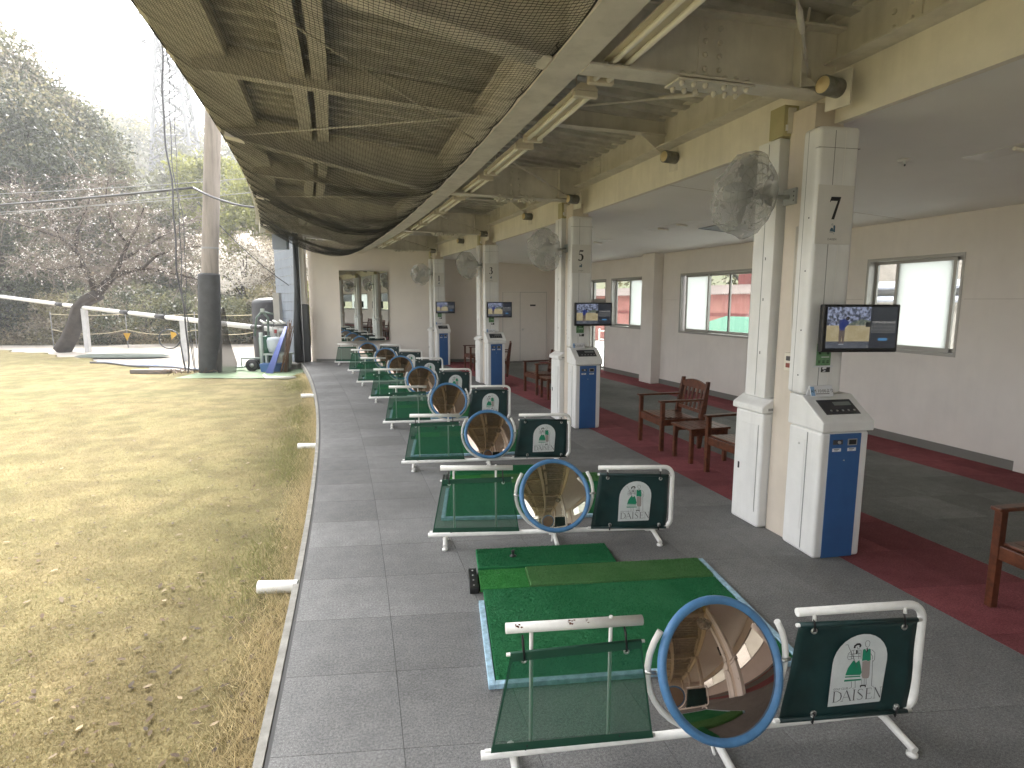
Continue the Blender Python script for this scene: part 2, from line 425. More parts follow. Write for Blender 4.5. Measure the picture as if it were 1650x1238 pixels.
M_FROST = mat("frosted_glass", (0.86, 0.90, 0.88), 0.6, trans=0.75, var=0.02, vs_=2)
def clear_glass():
    m = bpy.data.materials.new("clear_glass"); m.use_nodes = True; n = m.node_tree; n.nodes.clear()
    o = n.nodes.new("ShaderNodeOutputMaterial"); t = n.nodes.new("ShaderNodeBsdfTransparent"); t.inputs[0].default_value = (0.93, 0.96, 0.94, 1)
    g = n.nodes.new("ShaderNodeBsdfGlossy"); g.inputs["Roughness"].default_value = 0.02
    f = n.nodes.new("ShaderNodeValue"); f.outputs[0].default_value = 0.05
    mx = n.nodes.new("ShaderNodeMixShader")
    n.links.new(f.outputs[0], mx.inputs[0]); n.links.new(t.outputs[0], mx.inputs[1]); n.links.new(g.outputs[0], mx.inputs[2]); n.links.new(mx.outputs[0], o.inputs[0])
    return m
M_CLEAR = clear_glass()
def window(t0, t1, z0, z1, sashes, label, name="window"):
    """sashes: (th_start, th_end, frosted, outer_track)"""
    w = empty(name, (0, 0, 0), 0, label, "window", None if name == "glass_door" else "sliding windows in the long wall")
    mb = MB()
    mb.arc(D0W - 0.006, D1W + 0.006, z0, z0 + 0.035, t0, t1); mb.arc(D0W - 0.006, D1W + 0.006, z1 - 0.035, z1, t0, t1)
    mb.arc(D0W - 0.006, D1W + 0.006, z0, z1, t0, t0 + DEG(0.03), 1); mb.arc(D0W - 0.006, D1W + 0.006, z0, z1, t1 - DEG(0.03), t1, 1)
    mb.build("window_frame", M_ALU, w)
    for a, b, fr, tr in sashes:
        dd0 = 7.025 + (0.035 if tr else 0.0); e = DEG(0.035)
        mb = MB()
        mb.arc(dd0, dd0 + 0.028, z0 + 0.036, z0 + 0.085, a, b); mb.arc(dd0, dd0 + 0.028, z1 - 0.075, z1 - 0.036, a, b)
        mb.arc(dd0, dd0 + 0.028, z0 + 0.085, z1 - 0.075, a, a + e, 1); mb.arc(dd0, dd0 + 0.028, z0 + 0.085, z1 - 0.075, b - e, b, 1)
        s = mb.build("sash", M_ALU, w)
        MB().arc(dd0 + 0.011, dd0 + 0.016, z0 + 0.085, z1 - 0.075, a + e, b - e).build("pane", M_FROST if fr else M_CLEAR, s)
    return w
window(16.037, 16.752, 1.115, 2.285, [(16.12, 16.55, True, False), (16.055, 16.16, False, True), (16.52, 16.735, False, True)],
       "aluminium sliding window with one frosted pane, right of the number 7 post")
window(17.45, 19.15, 1.115, 2.285, [(18.70, 19.10, True, False), (18.38, 18.73, False, True), (18.03, 18.40, False, True), (17.68, 18.06, True, False), (17.48, 17.71, False, True)],
       "wide sliding window with red building and green awning outside")
window(19.89, 20.72, 1.115, 2.285, [(20.28, 20.69, False, True), (19.91, 20.31, True, False)],
       "small sliding window left of the wall pier, nearest the glass door")
window(20.86, 21.32, 0.0, 2.285, [(20.88, 21.30, False, False)], "glass door with transom at the far end of the window wall", "glass_door")
window(10.6, 12.8, 1.115, 2.285, [(11.7, 12.78, True, False), (10.62, 11.73, False, True)], "unseen wide sliding window added behind the camera to light the lounge, second beyond the side door")
window(5.2, 9.2, 1.115, 2.285, [(7.2, 9.18, True, False), (5.22, 7.23, False, True)], "unseen widest sliding window added at the rear end to light the lounge")
MB().arc(7.02, 7.07, 1.68, 1.80, 20.885, 21.295).build("transom", M_ALU, bpy.data.objects["glass_door"])
sd_ = empty("side_door", (0, 0, 0), 0, "white door at the right edge of the window wall", "door")
MB().arc(D0W - 0.02, D1W, 0.0, 2.05, 15.56, 15.62, 1).arc(D0W - 0.02, D1W, 2.0, 2.05, 14.2, 15.56).build("door_frame", M_WALL, sd_)
sdl = MB().arc(D0W + 0.03, D0W + 0.07, 0.01, 1.995, 14.22, 15.55, 3).build("door_leaf", mat("white_door", (0.70, 0.67, 0.63), 0.5, var=0.02), sd_)

# ---- lounge ceiling, sloping down to the window wall
zc = lambda d: 2.955 + (2.72 - 2.955) * (d - 3.62) / (6.95 - 3.62)
ceil = MB().arc(3.62, 7.0, (zc(3.62), zc(7.0)), (zc(3.62) + 0.1, zc(7.0) + 0.1), TH0, None, 50).build("ceiling", M_CEIL, kind="structure")
mb = MB()
for th in (16.45,): mb.arc(3.64, 6.9, (zc(3.64) - 0.002, zc(6.9) - 0.002), (zc(3.64) + 0.01, zc(6.9) + 0.01), th, th + 0.006, 1)
mb.build("board_joint", M_SEAM, ceil)
def ceil_fit(name, d, th, sx, sy, ang, label, cat, mk):
    e = empty(name, P(d, th, zc(d)), R(th) + ang, label, cat); mk(e, sx, sy); 
    e.rotation_euler = (0, math.atan2(2.955 - 2.72, 3.33), R(th) + ang)
    return e
def mk_light(e, sx, sy):
    MB().box(-sx, sx, -sy, sy, -0.004, 0.02).build("tray", mat("ceiling_light_tray", (0.72, 0.72, 0.70), 0.4), e, bevel=0.004)
    for k in (-0.4, 0.4): MB().cyl((-sx * 0.9, k * sy, -0.02), (sx * 0.9, k * sy, -0.02), 0.014, 10).build("tube", M_TUBE, e)
ceil_fit("ceiling_light", 5.1, 19.3, 0.10, 0.62, 0, "recessed strip light in the lounge ceiling, farther of the pair left of post 7", "light", mk_light)
ceil_fit("ceiling_light", 5.1, 17.75, 0.10, 0.62, 0, "recessed strip light in the lounge ceiling, behind the bagged fan", "light", mk_light)
ceil_fit("ceiling_light", 5.1, 16.35, 0.10, 0.62, 0, "recessed strip light in the lounge ceiling, just right of post 7", "light", mk_light)
ceil_fit("ceiling_light", 5.1, 14.9, 0.10, 0.62, 0, "recessed strip light in the lounge ceiling at the right edge", "light", mk_light)
def mk_vent(e, sx, sy):
    MB().box(-sx, sx, -sy, sy, -0.006, 0.0).build("louvre", M_DARK, e)
    MB().box(-sx - .02, -sx, -sy - .02, sy + .02, -0.010, 0).box(sx, sx + .02, -sy - .02, sy + .02, -0.010, 0).box(-sx, sx, -sy - .02, -sy, -0.010, 0).box(-sx, sx, sy, sy + .02, -0.010, 0).build("vent_frame", M_DARK, e)
ceil_fit("ceiling_vent", 5.75, 17.55, 0.24, 0.24, 0, "dark square vent opening in the lounge ceiling", "vent", mk_vent)
def mk_spr(e, sx, sy):
    MB().lathe([(0.0, 0.0), (0.055, 0.0), (0.06, -0.006), (0.03, -0.014), (0.012, -0.016), (0.012, -0.035), (0.0, -0.035)], 16).build("rose", M_WHITE, e)
    MB().cyl((0, 0, -0.035), (0, 0, -0.05), 0.006, 8).build("nozzle", M_DARK, e)
ceil_fit("ceiling_sensor", 4.72, 15.4, 0, 0, 0, "small round white detector on the ceiling right of post 7", "detector", mk_spr)

# ---- posts, beams, girders, roof sheet
COLTH = [5.13, 7.64, 10.15, 12.66, 15.17, 17.68, 20.18, 22.68]
shelter = empty("roof_structure", (0, 0, 0), kind="structure")
for th in COLTH:
    MB().arc(3.405, 3.64, 0, 3.06, th - 0.045, th + 0.09, 1).build("post", M_BEIGE if False else mat("beige_post_paint", (0.60, 0.535, 0.46), 0.55, var=0.05, vs_=3, streak=0.12), shelter, bevel=0.004)
# fascia: cream board with the steel beam set back on top of it
fascia = empty("fascia", (0, 0, 0), kind="structure")
mb = MB(); mb.arc(3.56, 3.615, 2.935, 3.27, TH0, None, 60); mb.build("fascia_board", M_CREAM, fascia)
mb = MB(); mb.arc(3.40, 3.61, 3.272, 3.286, TH0, None, 60); mb.arc(3.50, 3.512, 3.286, 3.56, TH0, None, 60); mb.arc(3.42, 3.60, 3.56, 3.572, TH0, None, 60)
mb.build("fascia_beam", M_BEIGE, fascia)
# splice plates with bolts
def bolts(mb, pts, nrm, r=0.016, h=0.014):
    for p in pts:
        p = Vector(p); mb.tube([p, p + nrm * h * 0.6, p + nrm * h], [r, r, r * 0.55], 7)
GIRTH = [5.06, 7.57, 10.08, 12.59, 15.10, 17.61, 20.12, 22.63]
for th in GIRTH:
    o = empty("girder", (0, 0, 0)); o.parent = shelter
    t = DEG(0.006); 
    zt = lambda d: 3.47 - 0.02 * (3.4 - d) / 1.7          # top flange
    zb = lambda d: 3.075 + 0.015 * (3.4 - d) / 1.7
    # lounge side: post to main beam
    mb = MB()
    mb.arc(1.73, 3.42, (zb(1.73), zb(3.42)), (zb(1.73) + 0.013, zb(3.42) + 0.013), th - DEG(0.085), th + DEG(0.085), 1)
    mb.arc(1.64, 3.49, (zb(1.64) + 0.013, zb(3.49) + 0.013), (zt(1.64), zt(3.49)), th - t, th + t, 1)
    mb.arc(1.64, 3.49, (zt(1.64), zt(3.49)), (zt(1.64) + 0.013, zt(3.49) + 0.013), th - DEG(0.085), th + DEG(0.085), 1)
    # cantilever towards the eave, tapering
    mb.arc(-0.86, 1.50, (3.57, 3.095), (3.582, 3.108), th - DEG(0.085), th + DEG(0.085), 1)
    mb.arc(-0.86, 1.62, (3.582, 3.108), (3.80, 3.52), th - t, th + t, 1)
    mb.arc(-0.86, 1.50, (3.80, 3.52), (3.812, 3.532), th - DEG(0.085), th + DEG(0.085), 1)
    # stiffener beside the post
    mb.arc(3.16, 3.172, 3.09, 3.465, th - DEG(0.08), th + DEG(0.08), 1)
    mb.build("girder_body", M_BEIGE, o)
    for side in (-1, 1):
        mb = MB(); tt = th + side * DEG(0.011)
        lo, hi = sorted((th + side * t, tt)); mb.arc(2.47, 2.66, 3.13, 3.44, lo, hi, 1)
        n = (P(2.5, th + side * 0.1) - P(2.5, th)).normalized()
        bolts(mb, [P(d, tt, z) for d in (2.515, 2.615) for z in (3.165, 3.245, 3.325, 3.405)], n)
        mb.build("splice_plate", M_BEIGE, o)
    mb = MB(); mb.arc(2.30, 2.83, 3.062, 3.074, th - DEG(0.085), th + DEG(0.085), 1)
    bolts(mb, [P(d, th + s * DEG(0.055), 3.062) for d in (2.34, 2.42, 2.50, 2.63, 2.71, 2.79) for s in (-1, 1)], Vector((0, 0, -1)), 0.017, 0.03)
    bolts(mb, [P(d, th + s * DEG(0.055), 3.105) for d in (2.34, 2.42, 2.50, 2.63, 2.71, 2.79) for s in (-1, 1)], Vector((0, 0, 1)), 0.017, 0.016)
    mb.build("flange_plate", M_BEIGE, o)
    # splice in the fascia beam
    mb = MB(); mb.arc(3.488, 3.499, 3.30, 3.545, th - 0.36, th - 0.22, 1)
    bolts(mb, [P(3.488, th + a, z) for a in (-0.325, -0.255) for z in (3.335, 3.42, 3.505)], (P(0, th) - P(1, th)).normalized())
    mb.build("splice_plate", M_BEIGE, o)
    # purlin clip gusset half-way to the next girder
    mb = MB(); g = th + 1.28; q = [P(3.22, g - .008, 3.40), P(3.495, g - .008, 3.40), P(3.495, g - .008, 3.20)]
    q2 = [p + (P(3, g + .01) - P(3, g)) for p in q]
    mb.add(q + q2, [(0, 1, 2), (3, 5, 4), (0, 3, 4, 1), (1, 4, 5, 2), (2, 5, 3, 0)]); mb.build("gusset", M_BEIGE, o)
# main beam over the lights
mb = MB(); mb.arc(1.515, 1.725, 3.095, 3.109, TH0, None, 60); mb.arc(1.612, 1.622, 3.109, 3.50, TH0, None, 60); mb.arc(1.515, 1.725, 3.50, 3.512, TH0, None, 60)
mb.build("main_beam", M_BEIGE, shelter)
# double purlin under the canopy and the eave beam
mb = MB()
for a, b in ((-0.05, 0.075), (0.13, 0.255)):
    mb.arc(a, b, 3.60, 3.612, TH0, None, 60); mb.arc(a, b, 3.755, 3.767, TH0, None, 60)
    w = a if a < 0 else b - 0.008; mb.arc(w, w + 0.008, 3.612, 3.755, TH0, None, 60)
mb.build("purlin", M_BEIGE, shelter)
mb = MB(); mb.arc(-0.93, -0.92, 3.66, 3.93, TH0, None, 60); mb.arc(-0.92, -0.52, (3.66, 3.70), (3.67, 3.71), TH0, None, 60); mb.arc(-.53, -.52, 3.71, 3.84, TH0, None, 60)
mb.build("eave_beam", mat("pale_eave_paint", (0.64, 0.61, 0.54), 0.6, var=0.08, vs_=3, streak=0.2), shelter)
mb = MB()
for g in [t + 1.28 for t in GIRTH]:
    mb = MB(); w = DEG(.05)
    mb.arc(1.73, 3.49, (3.415, 3.40), (3.424, 3.409), g - w, g + w, 1); mb.arc(1.64, 3.49, (3.424, 3.409), (3.60, 3.53), g - DEG(.004), g + DEG(.004), 1)
    mb.arc(-.78, 1.5, (3.585, 3.425), (3.594, 3.434), g - w, g + w, 1); mb.arc(-.78, 1.6, (3.594, 3.434), (3.82, 3.62), g - DEG(.004), g + DEG(.004), 1)
    mb.build("cross_purlin", M_BEIGE, shelter)
# corrugated sheet: ribs run across the roof
V = []; F = []; per = 0.125; k = 0; prof = [(0.0, 0.0), (0.38, 0.0), (0.50, 0.045), (0.88, 0.045)]
th = TH0; pts = []
while th < 24.2:
    for f, z in prof: pts.append((th + f * per, z))
    th += per
mb = MB(); vs = []
zr = lambda d: 3.545 + 0.072 * (3.5 - d)
for t, z in pts:
    for d in (-1.02, 3.62):
        tt = min(t, th_end(d, YW + 0.1)); vs.append(P(d, tt, zr(d) + z))
n = len(pts); mb.add(vs, [(2 * i, 2 * i + 1, 2 * i + 3, 2 * i + 2) for i in range(n - 1)])
o = mb.build("roof_sheet", M_DECKSHEET, shelter); sm = o.modifiers.new("thick", 'SOLIDIFY'); sm.thickness = 0.004
# weathered flat roof over the lounge so that no light leaks in
MB().arc(3.62, 7.3, 3.58, 3.68, TH0, None, 50).build("roof_slab", M_CONC, shelter)
MB().arc(7.08, 7.2, 2.9, 3.6, TH0, None, 50).build("parapet", M_CONC, shelter)
MB().arc(0.05, 7.05, -.1, 3.6, TH0, TH0 + .1, 1).build("added_rear_wall", M_WALLBACK, kind="structure")  # unseen wall added to keep bright sky out of the round mirrors
# brace rods
for a, b in zip(GIRTH[:-1], GIRTH[1:]):
    for (t0, t1) in ((a, b), (b, a)):
        p, q = P(3.22, t0 + (0.05 if t0 < t1 else -0.05), 3.16), P(-0.72, t1, 3.60)
        # the rod passes the main beam just under its web
        mb = MB().tube([p, p.lerp(q, 0.5) + Vector((0, 0, -0.02)), q], 0.0085, 6)
        m1, m2 = p.lerp(q, 0.10), p.lerp(q, 0.155); mb.tube([m1, m1.lerp(m2, 0.2), m1.lerp(m2, 0.8), m2], [0.009, 0.017, 0.017, 0.009], 8)
        r = mb.build("brace_rod", M_BEIGE, shelter)
    mb = MB(); pp = P(3.22, a, 3.105); t_ = (P(3.22, a + 1) - P(3.22, a)).normalized(); rr = (P(3.0, a) - P(3.22, a)).normalized()
    q = [pp - t_ * 0.11 - rr * 0.05, pp + t_ * 0.11 - rr * 0.05, pp + rr * 0.12, pp + rr * 0.0 + Vector((0, 0, 0.13))]
    mb.add(q, [(0, 1, 3), (1, 2, 3), (2, 0, 3), (0, 2, 1)]); mb.build("brace_gusset", M_BEIGE, shelter)
# hanger rod over post 7
MB().tube([P(3.21, 15.09, 3.11), P(3.21, 15.085, 3.30)], 0.009, 8).tube([P(3.21, 15.085, 3.28), P(3.205, 15.083, 3.36)], 0.018, 6).tube([P(3.205, 15.083, 3.35), P(3.2, 15.05, 3.60)], 0.009, 8).build("hanger_rod", M_BEIGE, shelter)
# ================================================================== TEE LINE
def rect_frame(mb, pts, r): mb.tube(pts, r, 10)
# ---- club emblem, drawn as flat pieces (x right, z up) in a box of width w and height h
def EM(x, y):                       # pixel of the emblem drawing -> unit box
    return ((x - (130 + (1085 - y) * 0.075)) / 735.0, (1075 - y + (x - 130) * -0.07 + 45) / 955.0)
def emblem_dome(n=14):
    p = [(0.0, 0.0), (0.985, 0.0), (1.0, 0.015)]
    p += [(1.0, 0.60)] + [(0.5 + 0.5 * math.cos(a), 0.60 + 0.40 * math.sin(a)) for a in [math.pi * k / n for k in range(1, n)]] + [(0.0, 0.60)]
    return p
def flat(mb, poly, y): mb.add([(p[0], y, p[1]) for p in poly], [tuple(range(len(poly)))])
def emblem_figures(parent, x0, z0, w, h, y, eps, mats, detail=True, letters=True):
    T = lambda x, yy: (x0 + EM(x, yy)[0] * w, z0 + EM(x, yy)[1] * h)
    G, TP, INK, HAIR = mats
    mb = MB()
    flat(mb, [T(*q) for q in ((455, 485), (490, 520), (535, 485), (555, 560), (570, 655), (550, 690), (345, 690), (380, 590))], y)
    flat(mb, [T(*q) for q in ((343, 705), (550, 700), (552, 716), (340, 722))], y)
    flat(mb, [T(*q) for q in ((333, 752), (560, 745), (562, 765), (330, 778))], y)
    flat(mb, [T(*q) for q in ((582, 345), (612, 332), (635, 375), (662, 330), (688, 340), (692, 488), (655, 505), (630, 490), (572, 498))], y)
    mb.build("green_clothes", G, parent)
    mb = MB(); flat(mb, [T(*q) for q in ((576, 505), (630, 495), (655, 508), (686, 492), (676, 700), (664, 735), (625, 742), (582, 738), (568, 700))], y)
    mb.build("plus_fours", TP, parent)
    mb = MB()
    def ln(pts, wd): stroke(mb, [(*T(*q), wd * w) for q in pts], y - eps)
    ln([(465, 320), (470, 290), (500, 268), (535, 265), (548, 285), (538, 305)], 0.035)
    ln([(495, 345), (500, 380), (488, 395)], 0.03); ln([(637, 320), (640, 360), (626, 380)], 0.022)
    ln([(550, 838), (575, 836), (600, 836), (628, 836)], 0.022); ln([(553, 836), (557, 862)], 0.02); ln([(618, 836), (622, 862)], 0.02)
    mb.build("dark_details", HAIR, parent, kind="stuff")
    if detail:
        mb = MB()
        for pts in ([(345, 275), (375, 268), (400, 330), (455, 450), (505, 585)], [(700, 345), (745, 385), (742, 480), (715, 515)], [(690, 400), (715, 440), (712, 480)],
                    [(716, 490), (712, 700), (705, 848), (735, 855)], [(430, 355), (385, 390), (370, 445), (385, 475), (445, 460)], [(430, 352), (478, 342)], [(515, 345), (555, 350), (556, 470)],
                    [(400, 400), (545, 395)], [(385, 435), (550, 432)], [(425, 370), (425, 470)], [(455, 355), (455, 475)], [(525, 355), (525, 470)],
                    [(610, 250), (618, 295), (645, 312), (668, 290), (676, 245), (660, 222), (630, 222), (610, 250)], [(500, 300), (510, 330), (535, 320), (545, 295)],
                    [(430, 775), (430, 860), (395, 872)], [(480, 770), (482, 865), (445, 872)], [(570, 742), (573, 830)], [(605, 742), (603, 832)], [(630, 742), (632, 832)]):
            ln(pts, 0.008)
        mb.build("ink_lines", INK, parent, kind="stuff")
    if letters:
        # DAISEN in thin roman capitals
        mb = MB(); X0, X1, ZB, ZT = 0.045, 0.955, 0.06, 0.215
        cw = (X1 - X0); hgt = ZT - ZB; th_, tk = 0.006, 0.021
        def L(pts, wd): stroke(mb, [(x0 + p[0] * w, z0 + (ZB + p[1] * hgt) * h, (p[2] if len(p) > 2 else wd) * w) for p in pts], y - eps)
        def ser(x, z): L([(x - 0.024, z), (x + 0.024, z)], 0.006)
        x = X0 + 0.03     # D
        L([(x, 0), (x, 1)], tk); ser(x, 0); ser(x, 1)
        L([(x, 1, .006), (x + .06, .98, .008), (x + .12, .78, .018), (x + .135, .5, .022), (x + .12, .2, .018), (x + .06, .02, .008), (x, 0, .006)], th_)
        x = X0 + 0.255    # A
        L([(x - .075, 0), (x, 1)], th_); L([(x, 1), (x + .085, 0)], tk); L([(x - .045, .36), (x + .05, .36)], th_); ser(x - .075, 0); ser(x + .085, 0)
        x = X0 + 0.40     # I
        L([(x, 0), (x, 1)], tk); ser(x, 0); ser(x, 1)
        x = X0 + 0.515    # S
        L([(x + .05, .85, .006), (x + .03, .97, .008), (x, 1.0, .008), (x - .04, .9, .014), (x - .045, .72, .018), (x, .52, .024), (x + .045, .3, .018), (x + .04, .1, .012), (x, 0, .008), (x - .035, .03, .008), (x - .055, .17, .006)], th_)
        x = X0 + 0.635    # E
        L([(x, 0), (x, 1)], tk); ser(x, 0); ser(x, 1); L([(x, 1), (x + .085, 1)], th_); L([(x, .52), (x + .065, .52)], th_); L([(x, 0), (x + .095, 0)], th_)
        L([(x + .085, 1.0), (x + .085, .85)], th_); L([(x + .095, 0), (x + .1, .18)], th_); L([(x + .065, .42), (x + .065, .62)], th_)
        x = X0 + 0.785    # N
        L([(x, 0), (x, 1)], th_); L([(x, 1), (x + .11, .02)], tk); L([(x + .11, 0), (x + .11, 1)], th_); ser(x, 0); ser(x - .008, 1); ser(x + .11, 1)
        mb.build("club_name", INK, parent)
        text_obj("small_lettering", "GOLF CLUB", 0.052 * w, INK, parent, (x0 + 0.05 * w, y - eps, z0 + 0.232 * h), align='LEFT')

LT = [  # left rail end (x, y), heading of the rail in degrees, in metres, measured bay by bay from the camera outwards
    ((-0.12, 1.95), 8.2), ((-0.61, 4.01), 5.0), ((-1.16, 5.92), 8.0), ((-1.80, 7.95), 11.0), ((-2.50, 10.02), 12.0), ((-3.25, 12.05), 12.0), ((-4.00, 14.08), 11.0), ((-4.90, 16.02), 6.0)]
BACK = ((0.10, -0.16), 6.0)
def make_divider():
    root = empty("bay_divider", (0, 0, 0))
    # one bent pipe: bottom rail, right upright, banner bar
    pts = [(0.005, 0, .078), (1.735, 0, .078)]
    for k in range(1, 7): a = R(-90 + 90 * k / 6); pts.append((1.735 + .065 * math.cos(a), 0, .143 + .065 * math.sin(a)))
    pts += [(1.80, 0, .475)]
    for k in range(1, 7): a = R(90 * k / 6); pts.append((1.735 + .065 * math.cos(a), 0, .475 + .065 * math.sin(a)))
    pts += [(1.245, 0, .547)]
    MB().tube(pts, 0.0165, 12).build("pipe_frame", M_WHITEP, root)
    MB().tube([(.10, 0.012, .570), (.618, 0.012, .560)], 0.019, 12).build("top_bar", M_WHITEP, root)
    for u in (.195, .497): MB().tube([(u, 0.014, .075), (u, 0.014, .585)], 0.0075, 8).build("upright", M_WHITEP, root)
    for u, yo in ((.128, .10), (.923, .15), (1.67, .16)):
        f = MB().tube([(u, yo * 0.9, .035), (u, 0, .052), (u, -yo, .030)], 0.0155, 10).build("foot", M_WHITEP, root)
        for yy in (yo * 0.85, -yo * 0.93): MB().lathe([(0, 0.034), (.010, .034), (.010, .014), (.021, .012), (.021, 0.001), (0, 0.001)], 12, Matrix.Translation((u, yy, 0))).build("pad", M_WHITEP, f)
    MB().tube([(.905, -.012, .06), (.905, -.03, .03), (.895, -.065, .03)], 0.006, 6).build("clamp", M_WHITEP, root)
    # see-through mesh screen with hems and rods
    N = 10; q = [(.114, .488), (.604, .494), (.662, .102), (.040, .112)]
    mb = MB(); vs = []
    for j in range(N + 1):
        for i in range(N + 1):
            a, b = i / N, j / N
            x = (q[0][0] * (1 - a) + q[1][0] * a) * (1 - b) + (q[3][0] * (1 - a) + q[2][0] * a) * b
            z = (q[0][1] * (1 - a) + q[1][1] * a) * (1 - b) + (q[3][1] * (1 - a) + q[2][1] * a) * b
            vs.append((x, -.018 + .006 * math.sin(3.1 * a + 2 * b) * math.sin(math.pi * b), z))
    mb.add(vs, [(j * (N + 1) + i, j * (N + 1) + i + 1, (j + 1) * (N + 1) + i + 1, (j + 1) * (N + 1) + i) for j in range(N) for i in range(N)], True)
    sc = mb.build("mesh_screen", M_CLOTH, root)
    mb = MB()
    def strip(a, b, c, d): mb.add([(p[0], -.0275, p[1]) for p in (a, b, c, d)], [(0, 1, 2, 3)])
    strip((.114, .494), (.604, .500), (.607, .470), (.110, .462)); strip((.046, .140), (.657, .128), (.664, .096), (.038, .106))
    strip((.110, .462), (.118, .462), (.053, .140), (.046, .140)); strip((.600, .470), (.607, .470), (.657, .128), (.649, .128))
    mb.tube([(.112, -.018, .486), (.605, -.018, .494)], .0085, 8).tube([(.040, -.018, .110), (.662, -.018, .100)], .0085, 8)
    mb.build("hem", M_HEM, sc)
    mb = MB().tube([(.098, -.018, .486), (.618, -.018, .494)], 0.0065, 8); mb.build("rod", M_WHITEP, sc)
    MB().tube([(.018, -.018, .110), (.672, -.018, .100)], 0.0065, 8).build("rod", M_WHITEP, sc)
    # ties
    mb = MB()
    for u in (.16, .545):
        MB().tube([(u, .0, .545), (u - .002, -.022, .53), (u, -.026, .50), (u + .003, -.026, .465)], 0.0045, 6).build("hook", M_BLACK, sc)
        MB().lathe([(.006, -.002), (.012, -.002), (.012, .002), (.006, .002), (.006, -.002)], 10, Matrix.Translation((u + .002, -.024, .462)) @ Matrix.Rotation(R(90), 4, 'X')).build("eyelet", M_STEEL, sc)
    for u in (.175, .53):
        MB().tube([(u, .0, .095), (u - .006, -.02, .10), (u, -.026, .125)], 0.0045, 6).build("hook", M_BLACK, sc)
    # opaque banner
    q = [(1.250, .500), (1.766, .480), (1.760, .080), (1.193, .098)]
    N = 16; vs = []; mb = MB()
    for j in range(N + 1):
        for i in range(N + 1):
            a, b = i / N, j / N
            x = (q[0][0] * (1 - a) + q[1][0] * a) * (1 - b) + (q[3][0] * (1 - a) + q[2][0] * a) * b
            z = (q[0][1] * (1 - a) + q[1][1] * a) * (1 - b) + (q[3][1] * (1 - a) + q[2][1] * a) * b
            wv = .006 * math.sin(11 * a) * (1 - abs(2 * b - 1)) + .003 * math.sin(9 * b + 5 * a)
            inside = .12 < (x - 1.36) / .3 < 1.1 and .1 < z < .46
            vs.append((x, -.012 + (wv * 0.25 if inside else wv), z))
    mb.add(vs, [(j * (N + 1) + i, j * (N + 1) + i + 1, (j + 1) * (N + 1) + i + 1, (j + 1) * (N + 1) + i) for j in range(N) for i in range(N)], True)
    bn = mb.build("banner", M_BANNER, root); sm = bn.modifiers.new("thick", 'SOLIDIFY'); sm.thickness = 0.002; sm.offset = 0
    for a, b in (((1.250, .500), (1.766, .480)), ((1.193, .098), (1.760, .080))): MB().tube([(a[0], -.012, a[1]), (b[0], -.012, b[1])], .0105, 8).build("hem", M_BANNER, bn)
    for a, b in (((1.238, .500), (1.785, .479)), ((1.172, .098), (1.782, .080))):
        MB().tube([(a[0], -.012, a[1]), (b[0], -.012, b[1])], 0.008, 8).build("rod", M_WHITEP, bn)
    for u, z, s in ((1.31, .474, 1), (1.705, .458, 1), (1.335, .118, -1), (1.705, .108, -1)):
        zb = .545 if s > 0 else .085
        MB().tube([(u, .0, zb), (u - .004, -.022, z + s * .04), (u + .002, -.022, z)], 0.0042, 6).build("hook", M_BLACK, bn)
        MB().lathe([(.006, -.003), (.013, -.003), (.013, .003), (.006, .003), (.006, -.003)], 10, Matrix.Translation((u, -.019, z)) @ Matrix.Rotation(R(90), 4, 'X')).build("eyelet", M_STEEL, bn)
        MB().tube([(u, 0.0, zb - s * .004), (u, -.014, zb - s * .012), (u, -.016, zb - s * .03)], 0.008, 6).build("lug", M_WHITEP, bn)
    x0, z0, w, h = 1.392, .143, .245, .302
    mb = MB(); vsx = [(x0 + p[0] * w * (1 - 0.05 * (1 - p[1])) + 0.01 * p[1], z0 + p[1] * h) for p in emblem_dome()]
    flat(mb, vsx, -.0225); em = mb.build("emblem", M_EMBW, bn)
    emblem_figures(em, x0 + .006, z0, w * 0.97, h, -.0232, .0006, (M_EMBG, M_EMBT, M_INK, M_NUM))
    # flatten figures into the third level: thing > banner > emblem pieces
    for ch in list(em.children): ch.parent = bn
    # round convex mirror leaning back in a curved yoke
    c = Vector((.922, -.035, .362))
    prof = [(0.2385 * k / 16, .036 * (1 - (k / 16) ** 2) + .004) for k in range(17)]
    mr = MB().lathe(prof, 48).build("mirror", M_MIRROR, root); mr.location = c; mr.rotation_euler = (R(90 - 24), 0, R(7))
    MB().lathe([(.232, .006), (.240, .016), (.252, .019), (.262, .012), (.265, -.004), (.258, -.018), (.230, -.020)], 48).build("rim", M_RIMBLUE, mr)
    MB().lathe([(.231, -.0195), (.15, -.021), (0, -.021)], 48).build("back_plate", mat("brown_back_plate", (.26, .19, .14), .6, var=.1, vs_=5), mr)
    pts = []
    for k in range(25):
        a = R(147 + (393 - 147) * k / 24); pts.append((c.x + .283 * math.cos(a), -.005, .366 + .283 * math.sin(a)))
    MB().tube(pts, 0.0125, 10).build("yoke", M_WHITEP, root)
    for s in (-1, 1): MB().tube([c + Vector((s * .255, .012, 0)), c + Vector((s * .298, .022, 0))], 0.008, 8).build("pivot_bolt", M_STEEL, root)
    return root
DV = make_divider()
div_labels = ["white pipe bay divider nearest the camera, rust spots on its top bar",
              "second bay divider from the camera, with brighter, less brown round mirror",
              "third bay divider from the camera, left of the number 5 post foot",
              "fourth bay divider from the camera, its lower left in front of a green mat edge",
              "fifth bay divider from the camera, left of the number 3 post",
              "sixth bay divider from the camera, third from the end wall",
              "seventh bay divider from the camera, last but one before the end wall",
              "farthest bay divider, standing right under the wall mirror"]
dividers = []
M_MIRROR2 = mat("clear_tinted_mirror", (0.62, 0.58, 0.50), 0.02, metal=1.0, var=0.03, vs_=3)
